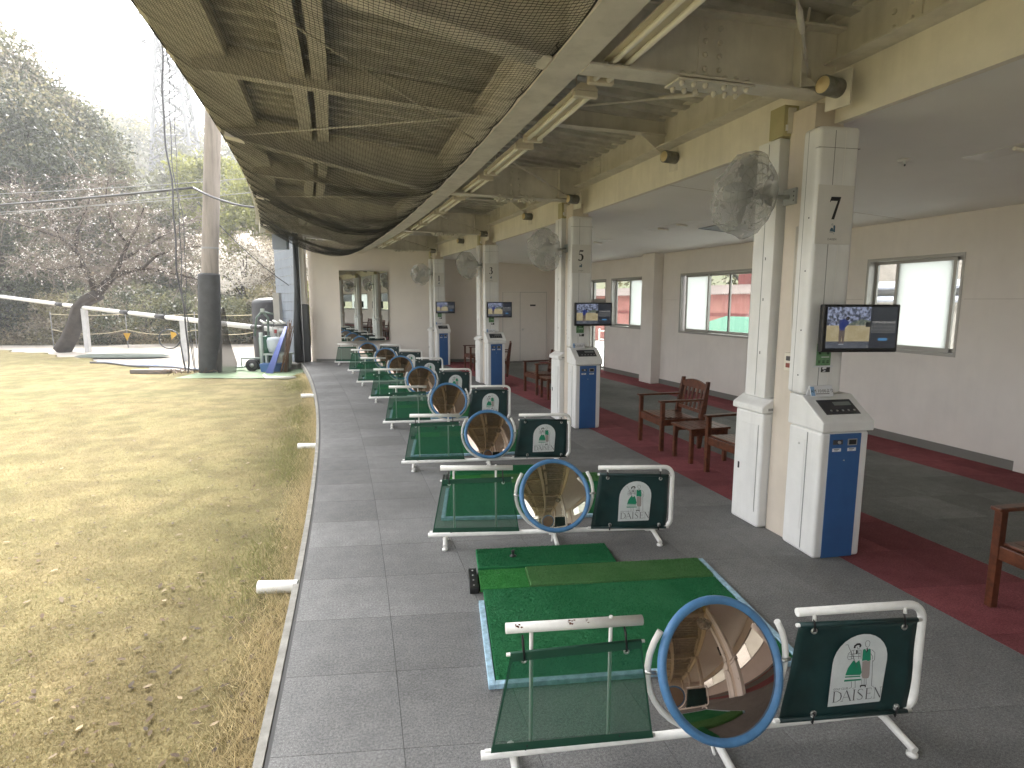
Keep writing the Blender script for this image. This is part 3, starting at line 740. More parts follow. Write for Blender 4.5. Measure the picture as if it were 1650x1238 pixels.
for i, ((x, y), a) in enumerate(LT + [BACK]):
    o = DV if i == 0 else copy_tree(DV)
    o.location = (x, y, 0); o.rotation_euler = (0, 0, R(a))
    tag(o, div_labels[i] if i < 8 else "bay divider behind the camera, seen only in the round mirror", "bay divider", "bay dividers along the tee line")
    dividers.append(o)
def kids(o): 
    for c in o.children:
        yield c; yield from kids(c)
for i, dv in enumerate(dividers):
    for c in kids(dv):
        if c.name.startswith("mirror") and i:
            c.rotation_euler = (R(90 - (25, 26, 26, 26, 24, 24, 22, 22, 16)[i]), 0, R((7, 7, 4, 5, 6, 5, 4, 4, 5)[i]))
            if i == 1: c.data = c.data.copy(); c.data.materials[0] = M_MIRROR2
# rust spots on the nearest divider
for u, s in ((.145, 1.0), (.335, 1.2), (.40, .5)):
    mb = MB()
    for k in range(9):
        a = R(58 + rng.uniform(-26, 26)); xx = u + rng.normal(0, .008) * s; r = .0194
        cy, cz = .012 - r * math.cos(a), (.570 - .0193 * (xx - .1)) + r * math.sin(a); e = .004 * s * rng.uniform(.5, 1.3)
        t = Vector((0, math.sin(a), math.cos(a))); p = Vector((xx, cy, cz))
        mb.add([p + Vector((-e, 0, 0)), p - t * e * .8, p + Vector((e * 1.4, 0, 0)), p + t * e * .7], [(0, 1, 2, 3)])
    mb.build("rust_spot", M_RUST, dividers[0])

# ---- hitting mats
def turf(name, c, c2, sc=5):
    m = mat(name, c, 0.9, var2=c2, vs_=sc, bump=0.6, bs=330, spec=0.2)
    n = m.node_tree; b = [x for x in n.nodes if x.type == 'BSDF_PRINCIPLED'][0]
    nz = n.nodes.new("ShaderNodeTexNoise"); nz.inputs["Scale"].default_value = 260; g = n.nodes.new("ShaderNodeTexCoord"); n.links.new(g.outputs["Object"], nz.inputs["Vector"])
    rp = n.nodes.new("ShaderNodeMapRange"); rp.inputs[1].default_value = .3; rp.inputs[2].default_value = .7; rp.inputs[3].default_value = .75; rp.inputs[4].default_value = 1.25
    n.links.new(nz.outputs[0], rp.inputs[0]); vm = n.nodes.new("ShaderNodeVectorMath"); vm.operation = 'SCALE'
    n.links.new(b.inputs["Base Color"].links[0].from_socket, vm.inputs[0]); n.links.new(rp.outputs[0], vm.inputs["Scale"]); n.links.new(vm.outputs[0], b.inputs["Base Color"])
    return m
M_T1 = turf("stance_turf", (0.020, 0.165, 0.062), (0.042, 0.215, 0.090), 2.2); M_T2 = turf("olive_turf_strip", (0.070, 0.195, 0.062), (0.095, 0.225, 0.080))
M_T3 = turf("bright_turf_tile", (0.045, 0.26, 0.06), (0.065, 0.30, 0.08)); M_T4 = turf("tee_turf", (0.018, 0.15, 0.058), (0.026, 0.175, 0.068))
M_EDGE = mat("pale_blue_edge_paint", (0.33, 0.50, 0.62), 0.6, var=0.25, vs_=30, streak=0.2)
def make_mat():
    root = empty("hitting_mat")
    MB().box(.035, 1.505, .035, .895, 0.001, .022).build("stance_turf", M_T1, root, bevel=.006)
    MB().box(.325, 1.50, .898, 1.145, 0.001, .034).build("turf_strip", M_T2, root, bevel=.006)
    MB().box(.02, .322, .898, 1.145, 0.001, .026).build("strike_tile", M_T3, root, bevel=.005)
    tb = MB().box(.02, .94, 1.15, 1.44, 0.001, .040).build("tee_turf", M_T4, root, bevel=.006)
    MB().lathe([(.0, .078), (.011, .080), (.013, .076), (.009, .06), (.009, .05), (.024, .043), (.026, .0402), (0, .0402)], 12, Matrix.Translation((.265, 1.30, 0))).build("rubber_tee", M_BLACK, tb)
    for nm, (x0, x1, y0, y1, zt), m, n in (("stance_pile", (.04, 1.50, .04, .89, .022), M_T1, 52000), ("strip_pile", (.33, 1.495, .90, 1.14, .034), M_T2, 15000), ("tile_pile", (.025, .318, .90, 1.14, .026), M_T3, 4500), ("tee_pile", (.025, .935, 1.155, 1.435, .040), M_T4, 14000)):
        x, y = rng.uniform(x0, x1, n), rng.uniform(y0, y1, n); h = rng.uniform(.003, .0075, n); a = rng.uniform(0, 6.28, n); w = .0022
        b = np.stack([x, y, np.full(n, zt - .001)], 1); s = np.stack([np.cos(a) * w, np.sin(a) * w, 0 * a], 1); tp = b + np.stack([rng.normal(0, .003, n), rng.normal(0, .003, n), h + .001], 1)
        mesh_np(nm, np.stack([b - s, b + s, tp], 1).reshape(-1, 3), np.arange(3 * n).reshape(-1, 3), m, root, False, "stuff")
    MB().box(0, .032, 0, .76, 0.001, .026).build("left_edge", M_EDGE, root, bevel=.003)
    MB().box(.0325, 1.508, 0, .032, 0.001, .026).build("front_edge", M_EDGE, root, bevel=.003)
    MB().box(1.510, 1.54, 0.0, 1.15, 0.001, .026).build("right_edge", M_EDGE, root, bevel=.003)
    bb = MB().box(-.045, .008, .885, 1.15, 0.001, .040).build("rubber_block", M_BLACK, root, bevel=.004)
    for k in range(4): MB().lathe([(0, .0415), (.006, .0415), (.006, .0395)], 8, Matrix.Translation((-.018, .92 + .065 * k, 0))).build("screw", M_STEEL, bb)
    return root
MT = make_mat()
mat_labels = ["green hitting mat nearest the camera, bright strike tile at its left", "second green hitting mat from the camera, behind the clear mirror",
              "third green hitting mat from the camera", "fourth green hitting mat from the camera", "fifth green hitting mat, mostly behind the fifth divider",
              "sixth green hitting mat from the camera, a thin sliver", "farthest green hitting mat before the end wall"]
for i in range(8):
    (x, y), a = (LT[:7] + [BACK])[i]
    o = MT if i == 0 else copy_tree(MT)
    aa = R(a - 1.5); ox, oy = (.07, .47)
    o.location = (x + ox * math.cos(aa) - oy * math.sin(aa), y + ox * math.sin(aa) + oy * math.cos(aa), 0)
    if i == 7: o.location.y -= .12
    o.rotation_euler = (0, 0, aa)
    tag(o, mat_labels[i] if i < 7 else "green hitting mat behind the camera, seen in the round mirror", "hitting mat", "hitting mats along the tee line")
# black leaf crumb on the walkway
# ---- ball machines with post covers
def serif_digit(mb, ch, x, z, h, y):
    """bold roman numerals, h tall, centred on x, foot at z"""
    w = .56 * h
    def L(pts): stroke(mb, [(x + p[0] * h, z + p[1] * h, p[2] * h) for p in pts], y)
    if ch == '7':
        flat(mb, [(x + a * h, z + b * h) for a, b in ((-.27, .76), (-.20, 1.0), (.30, 1.0), (.30, .95), (.12, .82), (-.20, .82), (-.25, .76))], y)
        flat(mb, [(x + a * h, z + b * h) for a, b in ((.14, .83), (.30, .98), (.02, 0.0), (-.13, 0.0))], y - .0002)
    elif ch == '5':
        flat(mb, [(x + a * h, z + b * h) for a, b in ((-.14, .86), (-.12, 1.0), (.24, 1.0), (.20, .86))], y)
        L([(-.13, .98, .035), (-.20, .60, .045)])
        L([(-.20, .585, .04), (-.08, .62, .08), (.06, .58, .14), (.15, .44, .19), (.15, .27, .19), (.07, .10, .13), (-.08, .03, .07), (-.18, .06, .06)])
        flat(mb, [(x - .21 * h + .075 * h * math.cos(a), z + .11 * h + .075 * h * math.sin(a)) for a in [2 * math.pi * k / 10 for k in range(10)]], y - .0002)
    elif ch == '3':
        L([(-.22, .84, .05), (-.12, .95, .06), (.0, .97, .09), (.10, .88, .16), (.11, .74, .16), (.03, .60, .10), (-.08, .55, .05)])
        L([(-.08, .545, .05), (.05, .53, .10), (.15, .42, .19), (.15, .24, .19), (.06, .09, .12), (-.08, .03, .06), (-.20, .10, .06)])
        flat(mb, [(x - .20 * h + .07 * h * math.cos(a), z + .13 * h + .07 * h * math.sin(a)) for a in [2 * math.pi * k / 10 for k in range(10)]], y - .0002)
    elif ch == '1':
        flat(mb, [(x + a * h, z + b * h) for a, b in ((-.08, .04), (.09, .04), (.09, 1.0), (.05, 1.0), (-.20, .88), (-.20, .85), (-.08, .87))], y)
        flat(mb, [(x + a * h, z + b * h) for a, b in ((-.18, 0), (.19, 0), (.19, .045), (-.18, .045))], y - .0002)
    else:
        L(arcpts(0, .68, .19, .27, 0, 360, 16, lambda k: .10 + .05 * abs(math.cos(2 * math.pi * k))))
        L([(.20, .70, .14), (.17, .35, .14), (.02, .08, .08), (-.18, .02, .05)])
M_POSTER = mat("green_notice_print", (0.13, 0.27, 0.13), 0.4, var=0.15, vs_=30)
M_PANELBLK = mat("control_panel_film", (0.045, 0.047, 0.052), 0.25)
M_STICK = mat("sticker_white", (0.72, 0.73, 0.76), 0.5)
def make_machine(num):
    root = empty("ball_machine")
    # cabinet body with a rounded left front corner
    body = MB().box(0, .365, 0, .335, .0, .885).build("cabinet", M_WHITE, root, bevel=.022, seg=3)
    MB().box(-.0025, 0.002, .13, .136, .03, .86).build("seam", M_MID, body)
    MB().box(-.003, 0.0, .155, .285, .16, .80).build("side_hatch", M_WHITE, body, bevel=.001)
    MB().lathe([(0, .004), (.008, .004), (.009, 0)], 10, Matrix.Translation((-.003, .21, .765)) @ Matrix.Rotation(R(-90), 4, 'Y')).build("hatch_lock", M_STEEL, body)
    fp = MB().box(.062, .300, -.004, .004, .006, .872).build("blue_front", M_BLUE, root)
    MB().box(.085, .160, -.008, -.004, .800, .832).build("coin_slot", M_DARK, fp, bevel=.002)
    MB().cyl((.128, -.004, .816), (.128, -.018, .816), .010, 12).build("slot_button", M_STEEL, fp)
    MB().box(.198, .268, -.008, -.004, .792, .836).build("display_frame", M_ALU, fp)
    MB().box(.206, .260, -.0095, -.008, .798, .830).build("display", M_BLACK, fp)
    for a in (.085, .200):
        st = MB().box(a, a + .065, -.0055, -.004, .752, .774).build("sticker", M_STICK, fp)
        mb = MB(); mb.box(a + .010, a + .050, -.0062, -.0055, .766, .770).box(a + .014, a + .040, -.0062, -.0055, .757, .760); mb.build("sticker_print", M_DARK, fp)
    MB().cyl((.178, -.004, .69), (.178, -.008, .69), .005, 10).build("key_lock", M_STEEL, fp)
    # sloping console with lip
    con = MB().prism([(-.020, .888), (-.020, .955), (.205, 1.105), (.335, 1.105), (.335, .888)], 'x', -.012, .382)
    con = con.build("console", M_WHITE, root, bevel=.010, seg=3)
    sl = math.atan2(.150, .225); Mx = Matrix.Translation((.19, .098, 1.0345)) @ Matrix.Rotation(sl, 4, 'X')
    cp = MB().box(-.130, .130, -.070, .070, -.002, .003, Mx).build("control_panel", M_PANELBLK, con)
    MB().box(-.02, .11, .012, .046, .003, .0042, Mx).build("read_out", mat("read_out_grey", (.16, .18, .17), .3), con)
    for k in range(5): MB().lathe([(0, .0062), (.007, .006), (.008, .003)], 10, Mx @ Matrix.Translation((-.075 + .044 * k, -.036, 0))).build("key", M_MID, con)
    # post cover with rounded edge, groove lines and screws
    cov = MB().box(-.015, .290, .20, .37, 1.107, 2.88).build("post_cover", M_WHITE, root, bevel=.030, seg=4)
    for xx, m in ((.100, M_MID), (.175, M_WHITEP)): MB().box(xx - .002, xx + .002, .1985, .2005, 1.13, 2.85).build("cover_joint", m, cov)
    for z in (2.30, 1.95, 1.55, 1.24): MB().lathe([(0, .002), (.005, .002), (.006, 0)], 8, Matrix.Translation((-.0155, .255, z)) @ Matrix.Rotation(R(-90), 4, 'Y')).build("screw", M_DARK, cov)
    mb = MB().box(-.0156, -.0146, .305, .309, 1.12, 2.86); mb.build("cover_joint", M_MID, cov)
    MB().box(-.0162, .2912, .1995, .235, 2.74, 2.7435).build("cover_joint", M_MID, cov)
    npl = MB().box(-.008, .262, .191, .197, 2.125, 2.505).build("number_plate", M_GREYPLATE, root, bevel=.001)
    mb = MB(); serif_digit(mb, str(num), .122, 2.285, .145, .1902); mb.build("numeral", M_NUM, npl)
    mb = MB(); e = empty("tmp")
    emblem_figures(e, .075, 2.165, .09, .105, .1902, .0003, (M_EMBB, M_EMBB, M_EMBB, M_EMBB), detail=False, letters=False)
    for ch in list(e.children): ch.parent = npl; ch.name = "plate_emblem"
    bpy.data.objects.remove(e)
    text_obj("plate_lettering", "DAISEN", .020, M_INK, npl, (.12, .1902, 2.150))
    # bar-code like sticker under the notice
    st = MB().box(.118, .186, .1965, .199, 1.262, 1.308).build("black_sticker", M_NUM, cov)
    mb = MB(); flat(mb, [(.123, 1.291), (.140, 1.302), (.158, 1.298), (.156, 1.286), (.13, 1.281)], .1958); flat(mb, [(.125, 1.268), (.145, 1.276), (.155, 1.270), (.14, 1.266)], .1958); mb.build("sticker_shapes", M_STICK, cov)
    return root
def make_notice():
    # green printed card tucked under the screen
    root = MB().box(-.055, .055, -.004, 0, -.075, .075).build("notice_card", M_POSTER, None)
    mb = MB()
    for x in (-.033, 0, .033):
        for z in (-.045, -.056): mb.box(x - .009, x + .009, -.0048, -.004, z - .003, z + .004)
    mb.box(-.042, -.022, -.0048, -.004, .002, .022).box(.022, .042, -.0048, -.004, .000, .020).box(-.05, .05, -.0048, -.004, .045, .066)
    mb.build("print", mat("notice_dark_print", (0.02, 0.06, 0.025), .5), root)
    mb = MB().box(-.018, .042, -.0048, -.004, -.020, -.014).box(-.075, .075, -.007, 0, -.087, -.076); mb.build("pale_strip", M_STICK, root)
    return root
def make_placard(): # folded tent sign on the console top
    root = MB().prism([(-.030, 0.0), (-.004, .072), (.004, .072), (.030, 0.0), (.026, 0.0), (0, .064), (-.026, 0.0)], 'x', -.085, .085).build("placard", M_STICK, None)
    sl = math.atan2(.026, .072); Mx = Matrix.Translation((0, -.0175, .0345)) @ Matrix.Rotation(-sl, 4, 'X')
    MB().box(-.085, -.055, -.0015, -.0005, -.030, .033, Mx).build("blue_band", mat("placard_blue", (.22, .38, .62), .5), root)
    t = text_obj("placard_text", "AM 10:00より", .030, M_NUM, root, (0.004, -.0218, .028), rot=(math.pi / 2 - sl, 0, 0))
    MB().box(-.05, .055, -.0022, -.001, -.020, -.014, Mx).build("small_print", M_MID, root)
    return root
# television with the picture built flat
M_SCRB = mat("screen_dark", (0.01, 0.011, 0.014), 0.15, emit=((0.020, 0.023, 0.030), 0.17))
def emat(name, c, s=1.0, var2=None, vs_=40):
    m = mat(name, (0.01, 0.01, 0.01), 0.2); n = m.node_tree; b = [x for x in n.nodes if x.type == 'BSDF_PRINCIPLED'][0]
    b.inputs["Emission Strength"].default_value = s; b.inputs["Emission Color"].default_value = (*c, 1)
    if var2:
        tc = n.nodes.new("ShaderNodeTexCoord"); nz = n.nodes.new("ShaderNodeTexNoise"); nz.inputs["Scale"].default_value = vs_; nz.inputs["Detail"].default_value = 5
        n.links.new(tc.outputs["Object"], nz.inputs["Vector"]); rp = n.nodes.new("ShaderNodeValToRGB"); rp.color_ramp.elements[0].position = .42; rp.color_ramp.elements[1].position = .6
        rp.color_ramp.elements[0].color = (*c, 1); rp.color_ramp.elements[1].color = (*var2, 1); n.links.new(nz.outputs[0], rp.inputs[0]); n.links.new(rp.outputs[0], b.inputs["Emission Color"])
    return m
ES = 0.13
def make_tv():
    root = empty("television")
    cas = MB().box(-.258, .258, -.028, .022, -.157, .157).build("casing", M_BLACK, root, bevel=.008)
    MB().box(-.10, .10, .022, .045, -.08, .08).build("back_plate", M_BLACK, cas)
    arm = MB().tube([(-.10, .045, 0), (-.14, .075, 0), (-.17, .11, 0)], .014, 8).build("wall_arm", M_DARK, root)
    x0, x1, xm, z0, z1 = -.232, .240, .060, -.130, .140
    scr = MB().box(x0, x1, -.0295, -.028, z0, z1).build("screen", M_SCRB, root)
    def fl(nm, polys, m, y=-.0300):
        mb = MB()
        for p in polys: flat(mb, p, y)
        return mb.build(nm, m, scr)
    fl("picture_sky", [[(x0, .02), (xm, .02), (xm, z1), (x0, z1)]], emat("screen_trees", (.045, .055, .08), ES, (.32, .36, .50), 55))
    fl("picture_field", [[(x0, -.085), (xm, -.085), (xm, .02), (x0, .02)]], emat("screen_field", (.36, .30, .17), ES, (.42, .36, .23), 20), -.0301)
    fl("picture_mat", [[(x0, z0), (xm, z0), (xm, -.085), (x0, -.085)]], emat("screen_mat", (.07, .08, .10), ES, (.10, .11, .13), 30))
    fl("picture_treeline", [[(-.10, .022), (xm, .022), (xm, .05), (.0, .062), (-.05, .045)]], emat("screen_treeline", (.09, .11, .10), ES, (.17, .19, .14), 60), -.0302)
    fl("golfer_shirt", [[(-.147, .055), (-.118, .062), (-.085, .045), (-.078, .055), (-.086, .03), (-.108, .005), (-.110, -.012), (-.145, -.012), (-.150, .02)]], emat("screen_shirt", (.02, .035, .15), ES), -.0304)
    fl("golfer_legs", [[(-.146, -.012), (-.108, -.012), (-.108, -.05), (-.112, -.100), (-.122, -.100), (-.126, -.045), (-.132, -.100), (-.144, -.100), (-.148, -.05)]], emat("screen_trousers", (.11, .085, .075), ES), -.0304)
    hd = [(-.094 + .013 * math.cos(a), .066 + .013 * math.sin(a)) for a in [2 * math.pi * k / 12 for k in range(12)]]
    fl("golfer_head", [hd], emat("screen_cap", (.006, .007, .01), ES), -.0305)
    fl("golfer_shoes", [[(-.146, -.108), (-.112, -.108), (-.110, -.100), (-.145, -.100)]], emat("screen_shoe", (.28, .29, .33), ES), -.0305)
    fl("picture_sign", [[(.030, .010), (xm, .010), (xm, .042), (.030, .042)]], emat("screen_sign", (.02, .022, .022), ES), -.0303)
    mt = emat("screen_text", (.62, .60, .56), ES)
    t = text_obj("screen_title", "TOPTRACER RANGE", .0185, mt, scr, (.151, -.0302, .033), sx=0.93)
    r2 = random.Random(3)
    mb = MB()
    for k in range(6):
        x = .068; z = .020 - .0095 * k
        while x < .232:
            L = r2.uniform(.006, .02); flat(mb, [(x, z), (min(x + L, .236), z), (min(x + L, .236), z + .0040), (x, z + .0040)], -.0302); x += L + .004
    mb.build("screen_small_print", emat("screen_print", (.20, .20, .195), ES), scr)
    bt = [(.151 + sx * .024 + .009 * math.cos(a), -.072 + .009 * math.sin(a)) for sx, a in [(1, R(t)) for t in range(-90, 91, 30)] + [(-1, R(t)) for t in range(90, 271, 30)]]
    fl("screen_button", [bt], emat("screen_button_blue", (.07, .22, .42), ES), -.0302)
    return root
KTH = [14.93, 17.44, 19.93, 22.45, 12.42]
NUMS = [7, 5, 3, 1, 9]
def make_cabinet():
    root = empty("service_cabinet")
    MB().box(0, .15, 0, .33, 0, .905).build("body", M_WHITE, root, bevel=.02, seg=3)
    MB().prism([(-.025, .907), (-.025, .955), (.07, 1.015), (.175, 1.015), (.175, .907)], 'y', -.012, .345).build("lid", M_WHITE, root, bevel=.012, seg=3)
    h = MB().box(-.004, .0, .05, .27, .13, .80).build("hatch", M_WHITE, root, bevel=.001)
    MB().box(-.0015, .001, .044, .048, .12, .81).build("hatch_gap", M_MID, root)
    MB().box(-.010, -.004, .245, .258, .42, .47).build("latch", M_DARK, h)
    MB().box(.03, .11, -.0130, -.011, .925, .945).build("vent_slot", M_MID, root)
    return root
def make_duct():
    root = MB().box(.02, .14, .03, .26, 1.017, 2.90).build("cable_duct", M_WHITE, None, bevel=.008)
    MB().box(.0185, .0205, .135, .140, 1.03, 2.88).build("joint", M_MID, root)
    for z in (2.05, 1.75, 1.35): MB().box(.0180, .0205, .105, .112, z, z + .02).build("clip", M_DARK, root)
    return root
# fan wrapped in clear plastic
def bag_mat():
    m = mat("dusty_plastic_bag", (0.62, 0.62, 0.60), 0.35, alpha=0.34, trans=0.5, bump=0.3, bs=16, var=0.12, vs_=7)
    return m
M_BAG = bag_mat(); M_FANB = mat("old_fan_enamel", (0.36, 0.37, 0.36), 0.5)
def make_fan(seed=1, tie=False):
    root = empty("wall_fan")     # local +y towards the bracket, the fan looks along -y
    rr = random.Random(seed)
    cage = MB()
    for rad in (.06, .12, .18, .225):
        zz = -.05 * (1 - (rad / .24) ** 2)
        cage.tube([(rad * math.cos(a), zz - .02, rad * math.sin(a)) for a in [2 * math.pi * k / 24 for k in range(25)]], .002, 4)
    for k in range(20):
        a = 2 * math.pi * k / 20; cage.tube([(.03 * math.cos(a), -.07, .03 * math.sin(a)), (.15 * math.cos(a), -.055, .15 * math.sin(a)), (.228 * math.cos(a), -.02, .228 * math.sin(a)), (.20 * math.cos(a), .04, .20 * math.sin(a)), (.06 * math.cos(a), .07, .06 * math.sin(a))], .0018, 4)
    cage.build("cage", M_MID, root, kind="stuff")
    for k in range(3):
        a0 = 2 * math.pi * k / 3; mb = MB(); vs = []
        for i in range(6):
            for j in range(5):
                r = .035 + .165 * i / 5; a = a0 + (j / 4 - .5) * (.9 - .05 * i); vs.append((r * math.cos(a), -.012 + .045 * (j / 4 - .5), r * math.sin(a)))
        mb.add(vs, [(i * 5 + j, i * 5 + j + 1, i * 5 + j + 6, i * 5 + j + 5) for i in range(5) for j in range(4)], True); mb.build("blade", M_FANB, root)
    MB().lathe([(0, -.16), (.055, -.15), (.07, -.12), (.072, -.02), (.05, .0), (0, .0)], 18, Matrix.Translation((0, .02, 0)) @ Matrix.Rotation(R(90), 4, 'X')).build("motor", M_FANB, root)
    # crumpled bag drawn over the cage and gathered at the back
    mb = MB(); vs = []; NA, NP = 40, 16
    prof = [(0.0, -.085), (.07, -.088), (.14, -.078), (.205, -.05), (.248, -.01), (.252, .03), (.235, .075), (.205, .11), (.165, .14), (.125, .165), (.09, .19), (.06, .215), (.045, .235)]
    for i, (r, y) in enumerate(prof):
        for k in range(NA):
            a = 2 * math.pi * k / NA
            amp = .0 if i < 2 else .002 + .0013 * i
            w = amp * (math.sin(7 * a + 1.3 * i * .6 + seed) + .6 * math.sin(13 * a - .9 * i + 2 * seed) + rr.uniform(-.15, .15)) + (.025 if 5 < i < 11 else 0) * math.sin(2 * a + seed)
            sag = .02 * max(0, math.sin(a - math.pi)) if i > 4 else 0
            vs.append(((r + w) * math.cos(a), y + .006 * math.sin(5 * a + i) * (i > 0), (r + w) * math.sin(a) - sag))
    mb.add(vs, [(i * NA + k, i * NA + (k + 1) % NA, (i + 1) * NA + (k + 1) % NA, (i + 1) * NA + k) for i in range(len(prof) - 1) for k in range(NA)], True)
    bag = mb.build("plastic_bag", M_BAG, root)
    if tie: MB().tube([(0.0, .21, -.045), (.02, .20, -.12), (.03, .19, -.20)], [.008, .03, .015], 8).build("bag_tail", M_BAG, root)
    return root
def make_switch():
    root = MB().box(-.02, .02, -.05, .05, -.065, .065).build("switch_box", mat("ivory_box", (.66, .62, .53), .5), None, bevel=.005)
    for z, m in ((.025, M_DARK), (-.025, mat("red_switch", (.22, .05, .035), .4))): MB().box(-.028, -.02, -.022, .022, z - .016, z + .016).build("rocker", m, root, bevel=.002)
    for y in (-.025, -.005): MB().tube([(0, y, .065), (0, y, .13), (.0, y + .02, .25), (0.0, y + .035, .50), (0, y + .035, .95)], .008, 8).build("conduit", M_BEIGE, root)
    return root
def make_ebox():
    root = MB().box(-.02, .10, -.075, .075, -.105, .105).build("junction_box", mat("yellowed_box", (.40, .36, .20), .45, var=.08, vs_=4), None, bevel=.004)
    MB().box(.01, .07, -.085, -.075, -.085, .085).build("terminal_cover", M_BEIGE, root)
    MB().box(-.004, .03, -.084, -.075, -.07, -.03).build("latch", M_STICK, root)
    return root
MC = {n: make_machine(n) for n in NUMS}
CAB, DUC, NOT, PLA, TV, SW, EB = make_cabinet(), make_duct(), make_notice(), make_placard(), make_tv(), make_switch(), make_ebox()
where = {7: "nearest post", 5: "second nearest post", 3: "second farthest post", 1: "farthest post by the end wall", 9: "post behind the camera"}
fan_rot = {7: (R(-20), R(18)), 5: (R(38), R(-28)), 3: (R(38), R(-26)), 1: (R(0), R(0)), 9: (R(-20), R(10))}
for i, (n, th) in enumerate(zip(NUMS, KTH)):
    base = P(3.338, th); ax = R(th - 4)
    fwd = Vector((-math.sin(ax), math.cos(ax), 0)); rgt = Vector((math.cos(ax), math.sin(ax), 0))
    def place(o, x, y, z, extra=0.0, axx=None):
        o.location = base + rgt * x + fwd * y + Vector((0, 0, z)); o.rotation_euler = (0, 0, (ax if axx is None else axx) + extra); return o
    m = place(MC[n], 0, 0, 0)
    tag(m, f"white ball machine with blue front, cover numbered {n}, {where[n]}", "ball machine", "numbered ball machines along the posts")
    cp = lambda o: o if i == 0 else copy_tree(o)
    # cabinet on the far side of the post
    cb = P(3.333, th + 0.335); o = cp(CAB); o.location = cb; o.rotation_euler = (0, 0, R(th + .3)); tag(o, f"white floor cabinet with hatch behind the {where[n]}", "cabinet", "service cabinets behind the posts")
    o = cp(DUC); o.location = cb; o.rotation_euler = (0, 0, R(th + .3)); tag(o, f"tall white cable duct above the floor cabinet at the {where[n]}", "cable duct", "cable ducts beside the posts")
    o = place(cp(NOT), .125, .194, 1.385); tag(o, f"green notice card under the television on the {where[n]}", "notice", "green notices on the post covers")
    o = place(cp(PLA), .095, .165, 1.103)
    tag(o, f"white tent placard reading AM 10:00 on the {where[n]}", "placard", "opening hour placards on the consoles")
    o = place(cp(TV), .258, .055, 1.570, 0, R(th - 12.5)); tag(o, f"black wall television showing a golfer on the {where[n]}", "television", "televisions on the posts")
    sx = P(3.405, th + .238); o = cp(SW); o.location = (sx.x, sx.y, 1.315); o.rotation_euler = (0, 0, R(th)); tag(o, f"ivory switch box with two rockers on the {where[n]}", "switch box", "switch boxes on the posts")
    ex = P(3.36, th + .37); o = cp(EB); o.location = (ex.x, ex.y, 3.005); o.rotation_euler = (0, 0, R(th)); tag(o, f"yellowed junction box high above the {where[n]}", "junction box", "junction boxes above the posts")
    f = make_fan(n, n == 5); fp = P(3.03, th + .27); f.scale = (1.1, 1.1, 1.1)
    f.location = (fp.x, fp.y, 2.475 if n != 5 else 2.44)
    tilt, turn = fan_rot[n]; f.rotation_euler = (R(8), R(0), R(th) + turn) if n in (7, 9, 1) else (R(14), 0, R(th) + R(-58))
    if n == 1: f.rotation_euler = (R(4), 0, R(-12))
    tag(f, f"old fan wrapped in a dusty plastic bag beside the {where[n]}", "wall fan", "bagged fans beside the posts")
    bk = empty("fan_bracket", P(3.42, th + .30, 2.48), R(th)); tag(bk, f"grey steel arm holding the bagged fan at the {where[n]}", "bracket", "fan brackets on the posts")
    loc = f.matrix_basis @ Vector((0, .14, 0)); q = bk.matrix_basis.inverted() @ loc
    MB().tube([(0, 0, 0), (q.x * .5, q.y * .5, q.z * .5 - .01), (q.x, q.y, q.z)], .016, 8).build("arm", M_FANB, bk)
    MB().box(-.035, .0, -.06, .06, -.055, .055).build("plate", M_FANB, bk, bevel=.003)
    for z in (-.03, 0, .03): MB().cyl((-.036, -.045, z), (-.030, -.045, z), .006, 8).build("bolt", M_DARK, bk)

# ---- fluorescent battens under the main beam, conduit rail, cylinder fixtures on the fascia
def make_batten():
    root = empty("batten_light")
    L = .60
    MB().prism([(-.045, 0.0), (.045, 0.0), (.085, -.035), (.085, -.045), (-.085, -.045), (-.085, -.035)], 'y', -L, L).build("housing", M_LAMPBODY, root)
    for s in (-1, 1):
        MB().cyl((s * .045, -L + .05, -.066), (s * .045, L - .05, -.066), .0165, 12).build("tube", M_TUBE, root)
    for s in (-1, 1):
        MB().box(-.085, .085, s * L - (.045 if s > 0 else 0), s * L + (.045 if s < 0 else 0), -.088, -.046).build("end_cap", M_LAMPBODY, root, bevel=.006)
    for y in (-.42, .42): MB().cyl((0, y, 0.0), (0, y, .20), .005, 6).build("hanger", M_BEIGE, root)
    return root
BT = make_batten()
ords = ["nearest", "second", "third", "fourth", "fifth", "sixth", "seventh", "eighth", "ninth", "farthest"]
for k in range(-2, 10):
    th = 14.51 + .84 * k + .385; o = BT if k == -2 else copy_tree(BT)
    o.location = P(1.93, th, 3.19); o.rotation_euler = (0, 0, R(th))
    tag(o, (f"{ords[k]} twin tube batten light under the main beam" + (", counted from the camera" if 0 < k < 9 else (", cut by the top edge" if k == 0 else ", before the end wall"))) if k >= 0 else ("twin tube batten light just behind the camera" if k == -1 else "twin tube batten light farthest behind the camera"), "batten light", "twin tube battens under the main beam")
mb = MB(); mb.tube([P(1.875, t, 3.262) for t in np.arange(TH0, 23.3, .4)], .012, 8)
rail = mb.build("cable_conduit", M_BEIGE, None); tag(rail, "thin beige conduit running along the line of batten lights", "conduit")
def make_can():
    root = empty("cylinder_fixture")
    MB().lathe([(.0, .0), (.058, .0), (.058, .15), (.050, .155)], 20, Matrix.Rotation(R(-90), 4, 'Y')).build("can", mat("worn_grey_can", (.20, .20, .19), .4, metal=.4, var=.3, vs_=15), root)
    MB().lathe([(.052, .150), (.046, .158), (.02, .160), (.018, .163), (0, .163)], 20, Matrix.Rotation(R(-90), 4, 'Y')).build("end_disc", mat("cream_disc", (.60, .48, .28), .5), root)
    MB().box(.0, .012, -.085, .085, -.12, .10).build("base_plate", M_BEIGE, root)
    return root
CN = make_can()
